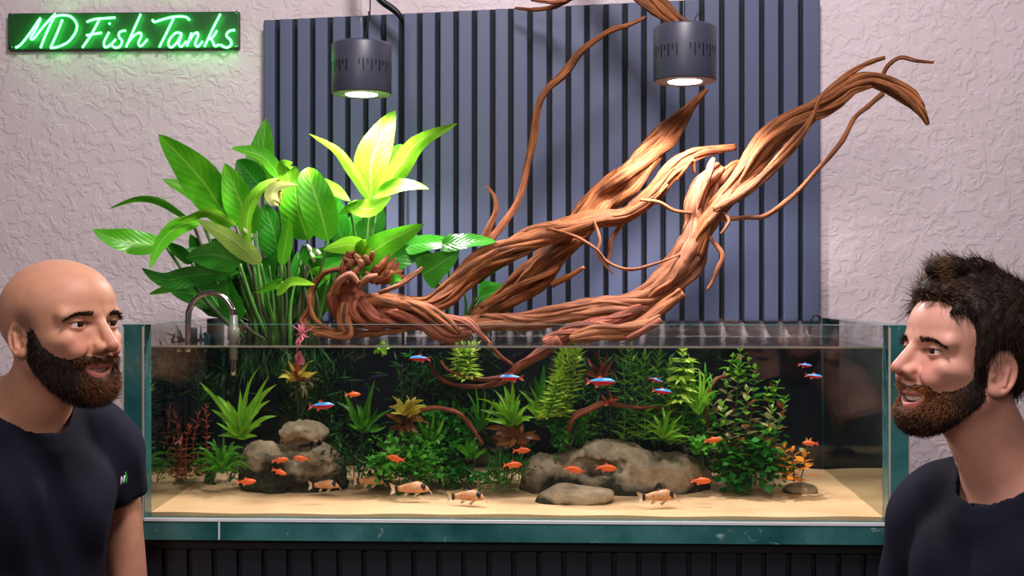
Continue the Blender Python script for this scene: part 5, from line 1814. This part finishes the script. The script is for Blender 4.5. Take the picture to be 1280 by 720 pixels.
def person(o):
    sgn = o['side']                               # +1 looks to the right of the picture
    fwd = Vector((sgn * math.sin(o['yaw']), -math.cos(o['yaw']), 0))
    up = Vector((0, 0, 1))
    left = up.cross(fwd)
    cp, sp_ = math.cos(o['pitch']), math.sin(o['pitch'])
    hx = fwd * cp + up * sp_
    hz = up * cp - fwd * sp_
    RH = np.array([hx, left, hz], dtype=np.float32)          # rows: local axes in world
    k = o['scale']
    eye_l = np.array((8.0, -3.15 * sgn, 0.0), dtype=np.float32)
    eyeW = np.array(P(*o['eye']), dtype=np.float32) * 100
    OH = eyeW - (eye_l * k) @ RH
    tf = Vector((sgn * math.sin(o['tyaw']), -math.cos(o['tyaw']), 0))
    tl = up.cross(tf)
    RT = np.array([tf, tl, up], dtype=np.float32)
    NB = OH + np.array(fwd) * o['neck'][0] + np.array((0, 0, o['neck'][1]))
    NB = NB.astype(np.float32)
    tz = -NB[2]                                   # the floor in torso coordinates
    foot = Vector((NB[0] / 100, NB[1] / 100, 0))
    neck_top = OH + np.array((-2.2, 0, -6.0), dtype=np.float32) * k @ RH

    def toH(p):
        return ((p - OH) @ RH.T) / k

    def toT(p):
        t = (p - NB) @ RT.T
        t[:, 1] /= o['tw']
        return t

    def neck(p):
        return sd_cap(p, neck_top, NB + np.array(tf, dtype=np.float32) * 0.5 + np.array((0, 0, -3), dtype=np.float32), 5.3 * k, 5.7)

    def fbody(p):
        h = head_sdf(toH(p), o) * k
        n = neck(p)
        d = smin(h, n, 2.6)
        t = toT(p)
        b, q = body_parts(t, tz)
        b = smin(b, arm_sdf(q), 2.0)
        b = smin(b, leg_sdf(q, tz), 3.0)
        return smin(d, b, 3.0)

    # ---- the body itself: fine grid at the head, coarse below
    c = OH
    st = 0.2
    xs = grid([(c[0] - 42, c[0] - 15, 1.2), (c[0] - 15, c[0] + 15, st), (c[0] + 15, c[0] + 42, 1.2)])
    ys = grid([(c[1] - 36, c[1] - 15, 1.2), (c[1] - 15, c[1] + 15, st), (c[1] + 15, c[1] + 38, 1.2)])
    zs = grid([(-1.5, NB[2] - 40, 2.0), (NB[2] - 40, c[2] - 18, 0.8), (c[2] - 18, c[2] + 14, st)])
    v, f = surf(fbody, xs, ys, zs)
    hl = toH(v.astype(np.float32))
    tone = np.array(srgb(*o['skin'])[:3])
    cols = np.ones((len(v), 4), dtype=np.float32)
    cols[:, :3] = tone

    def paint(mask, rgb):
        m = np.clip(mask, 0, 1)[:, None]
        cols[:, :3] = cols[:, :3] * (1 - m) + np.array(srgb(*rgb)[:3]) * m
    ay = np.abs(hl[:, 1])
    zz = hl[:, 2] - 0.085 * ay * ay
    xx = hl[:, 0] + 0.10 * ay * ay
    paint(0.45 * sstep(-np.sqrt(((hl[:, 0] - 7) / 3) ** 2 + ((ay - 3.6) / 2.6) ** 2 + ((hl[:, 2] + 3.2) / 2.4) ** 2), -1.2, -0.3), o['flush'])
    paint(0.5 * sstep(hl[:, 0], 10.2, 11.2), o['flush'])
    paint(0.5 * sstep(ay, 7.2, 8.2) * sstep(-np.abs(hl[:, 2] + 1.5), -4.5, -3), o['flush'])
    lip = sstep(xx, 7.8, 8.15) * sstep(2.75 - ay, 0, 0.4)
    lip = lip * sstep(-np.abs(zz + 7.2), -1.75, -1.35)
    paint(lip * 0.8, (186, 104, 98))
    inn = sstep(8.2 - xx, 0.2, 0.7) * sstep(0.55 - np.abs(zz + 7.15), 0, 0.15) * sstep(xx, 5.8, 6.4) * sstep(2.6 - ay, 0, 0.3)
    paint(inn, (70, 22, 24))
    sl = np.sqrt(((ay - 3.3) / 1.6) ** 2 + ((hl[:, 2] + 0.1) / o['lid']) ** 2)
    paint(0.8 * sstep(-np.abs(sl - 1.12), -0.42, -0.12) * sstep(hl[:, 0], 6.9, 7.3) * sstep(hl[:, 2], -0.45, 0.1), (50, 28, 24))
    paint(0.35 * sstep(-np.abs(sl - 1.2), -0.6, -0.2) * sstep(hl[:, 0], 6.9, 7.3), (150, 84, 74))
    if o['fade']:
        fm = sstep(-(np.abs(hl[:, 0] - 0.6)), -3.2, -0.4) * sstep(hl[:, 2], -1.5, 0.5) * sstep(-hl[:, 2], -4.6, -1.0) * sstep(ay, 5, 6)
        paint(fm * 0.6, (70, 52, 44))
    fl = np.array(foot, dtype=np.float32)
    me = np_mesh('person', v * 0.01 - fl, f, 'skin', cols)
    body = link('person', me, None, foot)
    tag(body, o['label'], 'person')

    def child(name, vv, ff, mats, cols=None):
        m_ = np_mesh(name, vv * 0.01 - fl, ff, mats, cols)
        return link(name, m_, body)

    # ---- shirt
    sh0 = np.array((-1.2, 19.5, -11), dtype=np.float32)
    sh1 = np.array((-2.0, 24.5, -37), dtype=np.float32)
    ax = (sh1 - sh0) / np.linalg.norm(sh1 - sh0)

    def cut_neck(t):
        x = t[:, 0] - 0.8 - 0.12 * t[:, 2]
        r = np.sqrt((x / 1.06) ** 2 + t[:, 1] ** 2)
        return np.maximum(r - o['collar'], -(t[:, 2] + 14))

    def fshirt(p):
        t = toT(p)
        b, q = body_parts(t, tz)
        b = smin(b, sd_cap(q, (-1.5, 0, 2), (-0.8, 0, -8), 7.4, 9.5), 3.0) - 0.9
        slv = sd_cap(q, sh0, sh0 + ax * 22, 6.9, 6.8)
        slv = smax(slv, (q - sh0) @ ax - o['sleeve'], 0.5)
        b = smin(b, slv, 2.2)
        fold = 0.35 * np.sin(t[:, 2] * 0.42 + t[:, 1] * 0.75 + 1.5 * np.sin(t[:, 1] * 0.22 + 1)) * sstep(-t[:, 2], 3, 16)
        b = b + fold * 0.6 + 0.30 * wnoise(t, 0.22, 21 + int(sgn), 2)
        cn = cut_neck(t)
        b = b - 0.22 * sstep(-np.abs(cn - 0.9), -1.1, -0.8)          # ribbed collar
        b = smax(b, -cn, 0.5)
        hem = -(t[:, 2] + 64)
        b = smax(b, t[:, 2] + 0.5 + 0.3 * t[:, 0], 0.8)
        return smax(b, hem, 0.4)

    xs2 = grid([(NB[0] - 44, NB[0] - 13, 0.9), (NB[0] - 13, NB[0] + 13, 0.4), (NB[0] + 13, NB[0] + 44, 0.9)])
    ys2 = grid([(NB[1] - 44, NB[1] - 13, 0.9), (NB[1] - 13, NB[1] + 13, 0.4), (NB[1] + 13, NB[1] + 44, 0.9)])
    zs2 = grid([(NB[2] - 66, NB[2] - 30, 1.2), (NB[2] - 30, NB[2] - 12, 0.7), (NB[2] - 12, NB[2] + 8, 0.35)])
    v, f = surf(fshirt, xs2, ys2, zs2)
    shirt = child('shirt', v, f, 'navy_jersey')
    sm = shirt.modifiers.new('smooth', 'SMOOTH')
    sm.factor = 0.5
    sm.iterations = 4
    shirt['label'] = 'navy blue crew-neck t-shirt'

    # ---- trousers and shoes
    def ftrous(p):
        t = toT(p)
        q = t.copy()
        q[:, 1] = np.abs(q[:, 1])
        d = smin(sd_ell(q, (-0.8, 0, -58), (10.6, 16.4, 12)), leg_sdf(q, tz), 3) - 1.4 + 0.3 * wnoise(t, 0.25, 5, 2)
        d = smax(d, t[:, 2] + 56, 0.4)
        return smax(d, -(t[:, 2] - tz - 7), 0.4)
    v, f = surf(ftrous, grid([(c[0] - 42, c[0] + 42, 1.4)]), grid([(c[1] - 40, c[1] + 42, 1.4)]), grid([(2, NB[2] - 52, 1.6)]))
    child('trousers', v, f, 'jeans')
    for s in (-1, 1):
        def fshoe(p):
            t = toT(p)
            t[:, 1] *= s
            d = smin(sd_ell(t, (2.5, 10.6, tz + 3.0), (14, 5, 4.6)), sd_ell(t, (-1.5, 10.6, tz + 7), (5.4, 4.6, 5)), 2.5)
            return smax(d, -(t[:, 2] - tz - 0.15), 0.3)
        ctr = NB + (np.array((2, 10.6 * s * o['tw'], tz + 4), dtype=np.float32)) @ RT
        v, f = surf(fshoe, np.arange(ctr[0] - 20, ctr[0] + 20, 1.0), np.arange(ctr[1] - 20, ctr[1] + 20, 1.0), np.arange(-1.5, 15, 0.8))
        child('shoe', v, f, 'shoe_leather')

    # ---- eyes, brows, teeth (built in head space, turned into the world)
    def toW(a):
        return OH + (np.asarray(a, dtype=np.float32) * k) @ RH

    gaze = np.array(o['gaze'], dtype=np.float32)
    gaze /= np.linalg.norm(gaze)
    for s in (-1, 1):
        n1, n2 = 18, 24
        vv, ff, mi = [], [], []
        t1 = np.cross(gaze, (0, 0, 1))
        t1 /= np.linalg.norm(t1)
        t2 = np.cross(t1, gaze)
        for i in range(n1 + 1):
            a = math.pi * i / n1
            for j in range(n2):
                b = 2 * math.pi * j / n2
                vv.append(np.array((6.75, 3.15 * s, 0)) + 1.22 * (gaze * math.cos(a) + (t1 * math.cos(b) + t2 * math.sin(b)) * math.sin(a)))
        for i in range(n1):
            for j in range(n2):
                ff.append((i * n2 + j, i * n2 + (j + 1) % n2, (i + 1) * n2 + (j + 1) % n2, (i + 1) * n2 + j))
                mi.append(1 if i < 4 else 0)
        e = child('eye', toW(np.array(vv)), np.array(ff), ['eye_white', 'iris'])
        e.data.polygons.foreach_set('material_index', mi[:len(e.data.polygons)])
    # teeth: a curved upper row of separate crowns
    tm = MB()
    for i in range(-4, 5):
        y = i * 0.52
        x = 7.75 - 0.10 * y * y
        z = -6.72 + 0.085 * y * y
        h = 0.62 - 0.03 * abs(i)
        q = [toW((x + dx, y + dy, z + dz)) * 0.01 for dx in (-0.4, 0.0) for dy in (-0.25, 0.25) for dz in (-h, 0.2)]
        tm.add(q, [(0, 1, 3, 2), (4, 6, 7, 5), (0, 4, 5, 1), (2, 3, 7, 6), (0, 2, 6, 4), (1, 5, 7, 3)])
    tm.build('teeth', 'teeth', body)

    # ---- hair as many fine tapered ribbons rooted on a soft under-layer
    def strands(name, pos, dirs, length, width, mats, pick, curl=0.25, seed=1, seg=4, sag=0.5):
        r = np.random.default_rng(seed)
        n = len(pos)
        dirs = dirs / np.linalg.norm(dirs, axis=1)[:, None]
        ref = r.normal(size=(n, 3))
        side = np.cross(dirs, ref)
        side /= np.linalg.norm(side, axis=1)[:, None]
        bendv = r.normal(size=(n, 3)) * curl + np.array((0, 0, -sag * 0.3))
        L_ = length * r.uniform(0.6, 1.25, n)
        V = np.zeros((n, (seg + 1) * 2, 3))
        for i in range(seg + 1):
            s = i / seg
            pt = pos + dirs * (L_ * s)[:, None] + bendv * (L_ * s * s * 0.6)[:, None]
            w = width * (1 - 0.85 * s)
            V[:, i * 2] = pt - side * w
            V[:, i * 2 + 1] = pt + side * w
        F_ = []
        for i in range(seg):
            F_.append(np.stack([np.arange(n) * (seg + 1) * 2 + i * 2 + j for j in (0, 1, 3, 2)], 1))
        F_ = np.stack(F_, 1).reshape(-1, 4)
        ob = child(name, V.reshape(-1, 3), F_, mats)
        ob['kind'] = 'stuff'
        if pick is not None:
            ob.data.polygons.foreach_set('material_index', np.repeat(pick, seg).astype(np.int32))
        return ob

    def sample(verts, quads, n, seed):
        r = np.random.default_rng(seed)
        a, b, c_, d_ = (verts[quads[:, i]] for i in range(4))
        nn = np.cross(c_ - a, d_ - b)
        ar = np.linalg.norm(nn, axis=1)
        idx = r.choice(len(quads), n, p=ar / ar.sum())
        u, w_ = r.random(n)[:, None], r.random(n)[:, None]
        pos = (a[idx] * (1 - u) + b[idx] * u) * (1 - w_) + (d_[idx] * (1 - u) + c_[idx] * u) * w_
        return pos, nn[idx] / np.maximum(ar[idx], 1e-9)[:, None]

    # beard under-layer
    def beard_mask(h):
        y = np.abs(h[:, 1])
        x, z = h[:, 0], h[:, 2]
        line = np.interp(x, o['cheek'][0], o['cheek'][1])
        m1 = (line - z) * 0.9
        m1 = np.minimum(m1, (x - o['side_x'] + 0.25 * np.minimum(z + 4, 0) * -1) * 0.9)
        m1 = np.minimum(m1, z - np.maximum(o['under'], -5.2 - 1.6 * (x - 0.2)) + 0.3 * np.maximum(x - 3, 0))
        # keep lips and mouth free
        z2 = z - 0.085 * y * y
        lipd = np.sqrt((y / 2.7) ** 2 + ((z2 + 7.25) / o['lipz']) ** 2) - 1
        m1 = np.minimum(m1, np.where(x > 5.2, lipd * 1.6, 9))
        # nose free
        nd = np.sqrt((y / 2.1) ** 2 + ((z + 3.3) / 1.9) ** 2) - 1
        m1 = np.minimum(m1, np.where(x > 7.0, nd * 1.6, 9))
        # ears free
        m1 = np.minimum(m1, np.where(y > 6.9, -1.0, 9))
        return np.clip(m1, -1.0, 1.0)

    def beard_th(h):
        return o['beard'] * (0.45 + 0.55 * sstep(-h[:, 2], 5.5, 9.5))

    def fbeard(p):
        h = toH(p)
        hd = smin(head_sdf(h, o) * k, neck(p), 2.6)
        return hd - beard_th(h) * beard_mask(h) - 0.06 * wnoise(p, 4.0, 33, 2)

    bx = np.arange(c[0] - 14, c[0] + 14, 0.25)
    by_ = np.arange(c[1] - 14, c[1] + 14, 0.25)
    bz = np.arange(c[2] - 16, c[2] + 4, 0.25)
    v, f = surf(fbeard, bx, by_, bz)
    hm = toH(v.astype(np.float32))
    bm_ = beard_mask(hm)
    keep = (bm_[f].min(1) > -0.05) & (hm[f][:, :, 0].min(1) > -2.5)
    f2 = f[keep]
    v2, f2 = drop_unused(v, f2)
    child('beard', v2, f2, o['beard_mats'][0])
    pos, nn = sample(v2, f2, o['nbeard'], 5)
    hp = toH(pos.astype(np.float32))
    grow = np.stack([0.55 + 0.05 * hp[:, 0], np.sign(hp[:, 1]) * 0.1, -0.9 + 0 * hp[:, 0]], 1) @ RH
    r = np.random.default_rng(9)
    dirs = nn * 0.75 + grow * 0.9 + r.normal(size=pos.shape) * 0.28
    pick = np.zeros(len(pos), dtype=np.int32)
    q_ = sstep(hp[:, 0], *o['ginger']) + r.normal(size=len(pos)) * 0.22 - o.get('dark_under', 0) * sstep(-hp[:, 2], 8.0, 10.5)
    pick[q_ > 0.30] = 1
    pick[q_ > 0.75] = 2
    strands('beard_hair', pos - nn * 0.1, dirs, o['bl'], 0.035, o['beard_mats'], pick, 0.3, 3)

    # eyebrows
    for s in (-1, 1):
        n = 340
        t = r.random(n)
        y = 1.5 + 3.9 * t
        zc = 1.25 + o['brow'] * np.sin(np.pi * np.minimum(1, t * 0.85 + 0.1)) - 0.75 * np.maximum(t - 0.62, 0) * 2
        th = (0.36 - 0.2 * t)
        z = zc + r.uniform(-1, 1, n) * th
        # march onto the skin along -x in head space
        x = np.full(n, 12.0)
        for _ in range(40):
            dd = head_sdf(np.stack([x, y, z], 1).astype(np.float32), o)
            x = x - np.clip(dd, -0.3, 0.5) * 0.7
        pos = toW(np.stack([x - 0.02, y * s, z], 1))
        dr = np.stack([0.25 + 0 * t, s * (0.75 + 0.3 * t), 0.55 - 0.9 * t], 1) + r.normal(size=(n, 3)) * 0.18
        strands('eyebrow', pos, dr @ RH, 0.75, 0.045, [o['brow_mat']], None, 0.15, 11 + s, 3, 0.2)

    # scalp hair
    if o.get('hair'):
        def hair_mask(h):
            y = np.abs(h[:, 1])
            x, z = h[:, 0], h[:, 2]
            hl_ = np.interp(x, [-9, -5.5, -3.2, -1.5, 0.6, 1.4, 2.6, 3.4, 4.2, 5.4, 7.2, 9], [-9.5, -9.0, -5.0, 1.0, 0.2, -3.0, -2.6, 0.5, 4.2, 5.6, 6.9, 7.4])
            m_ = (z - hl_) * 0.8
            earz = np.sqrt(((x + 1.2) / 2.4) ** 2 + ((z + 1.5) / 3.3) ** 2) - 1
            m_ = np.minimum(m_, np.where(y > 5, earz * 2.0, 9))
            return np.clip(m_, -1, 1)

        curls = []
        rr = random.Random(12)
        for (a, b, ra) in [((4.8, -3.0, 8.6), (7.8, -1.0, 9.4), 1.4), ((4.8, 0.5, 9.0), (8.4, 1.4, 9.2), 1.4), ((4.5, 3.0, 8.4), (7.6, 3.6, 8.6), 1.3),
                           ((8.2, 0.5, 9.2), (9.3, 1.8, 8.4), 0.9), ((5.4, 1, 10.6), (8.6, 1.5, 11.4), 1.5), ((2.4, 1.5, 12.2), (5.6, 2.5, 12.5), 1.5), ((2.6, -2, 12.2), (6.0, -1.5, 12.0), 1.6),
                           ((-1, 1, 12.7), (2.2, 2.2, 13.3), 1.5), ((3.6, 5.2, 6.2), (6.2, 5.6, 6.4), 0.75), ((6.2, 5.6, 6.4), (6.9, 5.0, 5.6), 0.5), ((1.5, 6.6, 7.0), (4.2, 6.4, 6.0), 0.9)]:
            curls.append((a, b, ra))
            if a[1] > 3:
                curls.append(((a[0], -a[1], a[2]), (b[0], -b[1], b[2]), ra))
        for _ in range(26):
            x = rr.uniform(-8, 5)
            y = rr.uniform(-6, 6)
            zt = 4 + 8.0 * math.sqrt(max(0.05, 1 - (x + 1.2) ** 2 / 100 - y * y / 60))
            curls.append(((x - 1.5, y, zt + 0.3), (x + 1.5, y + rr.uniform(-1, 1), zt + rr.uniform(0.2, 1.0)), rr.uniform(0.8, 1.3)))

        def hth(h):
            return 0.8 + 0.9 * sstep(h[:, 2], 2.0, 9.0)

        def fhair(p):
            h = toH(p)
            d = head_sdf(h, o) * k - hth(h) * hair_mask(h)
            for a, b, ra in curls:
                d = smin(d, sd_cap(h, a, b, ra, ra * 0.8) * k, 0.6)
            return d - 0.16 * np.sin(h[:, 0] * 3.1 + 1.3 * np.sin(h[:, 1] * 2.1)) * np.sin(h[:, 1] * 3.0 + h[:, 2] * 1.7) - 0.08 * wnoise(p, 3.0, 44, 2)

        v, f = surf(fhair, np.arange(c[0] - 17, c[0] + 17, 0.3), np.arange(c[1] - 15, c[1] + 15, 0.3), np.arange(c[2] - 12, c[2] + 17, 0.3))
        hm = toH(v.astype(np.float32))
        hd = head_sdf(hm, o)
        keep = (hd[f].min(1) > 0.02)
        v2, f2 = drop_unused(v, f[keep])
        child('hair', v2, f2, 'hair_dark')
        pos, nn = sample(v2, f2, 9000, 8)
        hp = toH(pos.astype(np.float32))
        top = sstep(hp[:, 2], 5, 9)
        flow = np.stack([-0.3 + 0.9 * top * (1 - 0.9 * sstep(hp[:, 0], 5.0, 8.0)), 0.25 * np.sin(hp[:, 0] * 1.3 + hp[:, 1]), -0.8 + 1.0 * top], 1) @ RH
        flow = flow - nn * (flow * nn).sum(1)[:, None] * 0.9
        dirs = nn * 0.07 + flow + r.normal(size=pos.shape) * 0.08
        q_ = sstep(hp[:, 0], 3.5, 8.5) * sstep(hp[:, 2], 6, 8.5) + r.normal(size=len(pos)) * 0.16
        strands('hair_strands', pos - nn * 0.15, dirs, 2.6, 0.05, ['hair_dark', 'hair_brown'], (q_ > 0.42).astype(np.int32), 0.22, 6, 5, 0.1)

    # ---- small chest logo, laid on the cloth
    if o.get('logo'):
        bv = BVHTree.FromObject(shirt, bpy.context.evaluated_depsgraph_get()) if False else None
        me_ = shirt.data
        bv = BVHTree.FromPolygons([vx.co for vx in me_.vertices], [tuple(p_.vertices) for p_ in me_.polygons])
        eyep = Vector((0, 0, EYE)) - foot
        for mt, stroke in (('logo_white', [(151, 606), (151.5, 596), (154.5, 604)]), ('logo_white', [(154.5, 604), (155.5, 594)]), ('logo_green', [(157, 604), (158, 597), (156.5, 590)])):
            pts = []
            for x, y in stroke:
                d = (P(x, y, 2.0) - Vector((0, 0, EYE))).normalized()
                hit = bv.ray_cast(eyep, d)
                if hit[0] is not None:
                    pts.append(hit[0] + hit[1] * 0.0006 + foot)
            if len(pts) > 1:
                m_ = MB()
                m_.tube(pts, 0.0011, 6, 0, 3)
                m_.build('chest_logo', mt, body)
    return body


person(dict(side=1, yaw=math.radians(63), pitch=math.radians(5), tyaw=math.radians(48), tw=0.78, lipz=1.1, ear=0.78, eye=(101, 405, 1.775), scale=1.0, crown=10.6, lid=0.40, nose=(11.0, -3.5),
            mouth=(1.9, 0.32), neck=(-8.5, -11.5), skin=(226, 164, 132), flush=(206, 122, 108), fade=True, collar=8.0, sleeve=7, gaze=(1.0, 0.25, -0.02),
            cheek=([-3, 0.6, 1.6, 2.8, 5.0, 6.8, 8.0, 9.0, 13], [-3, 1.2, 1.0, -2.6, -4.6, -5.2, -4.9, -4.8, -4.8]), side_x=0.2, under=-12.4, beard=1.05,
            beard_mats=['beard_dark', 'beard_brown', 'beard_auburn'], nbeard=15000, ginger=(6.2, 9.6), bl=0.8, brow=0.25, brow_mat='beard_dark', logo=True,
            label='bald man with a full dark beard in a navy t-shirt, smiling towards the tank'))
person(dict(side=-1, yaw=math.radians(74), pitch=math.radians(11), tyaw=math.radians(54), tw=0.80, lipz=1.4, ear=0.92, eye=(1163, 438, 1.70), scale=1.0, crown=11.6, lid=0.34, nose=(10.7, -3.1),
            mouth=(2.4, 0.58), neck=(-7.5, -15.5), skin=(234, 172, 148), flush=(214, 128, 116), fade=False, collar=8.0, sleeve=18, gaze=(1.0, -0.1, -0.1),
            cheek=([-3, 0.6, 1.6, 2.8, 5.0, 6.8, 8.0, 9.0, 13], [-3, -1.0, -0.6, -3.4, -5.2, -5.6, -4.9, -4.8, -4.8]), side_x=0.6, under=-12.0, beard=0.75,
            beard_mats=['beard_dark', 'beard_brown', 'beard_ginger'], nbeard=13000, ginger=(1.5, 6.5), dark_under=0.75, bl=0.6, brow=0.15, brow_mat='hair_dark', hair=True,
            label='man with wavy dark hair and a ginger beard in a navy t-shirt, grinning in profile'))
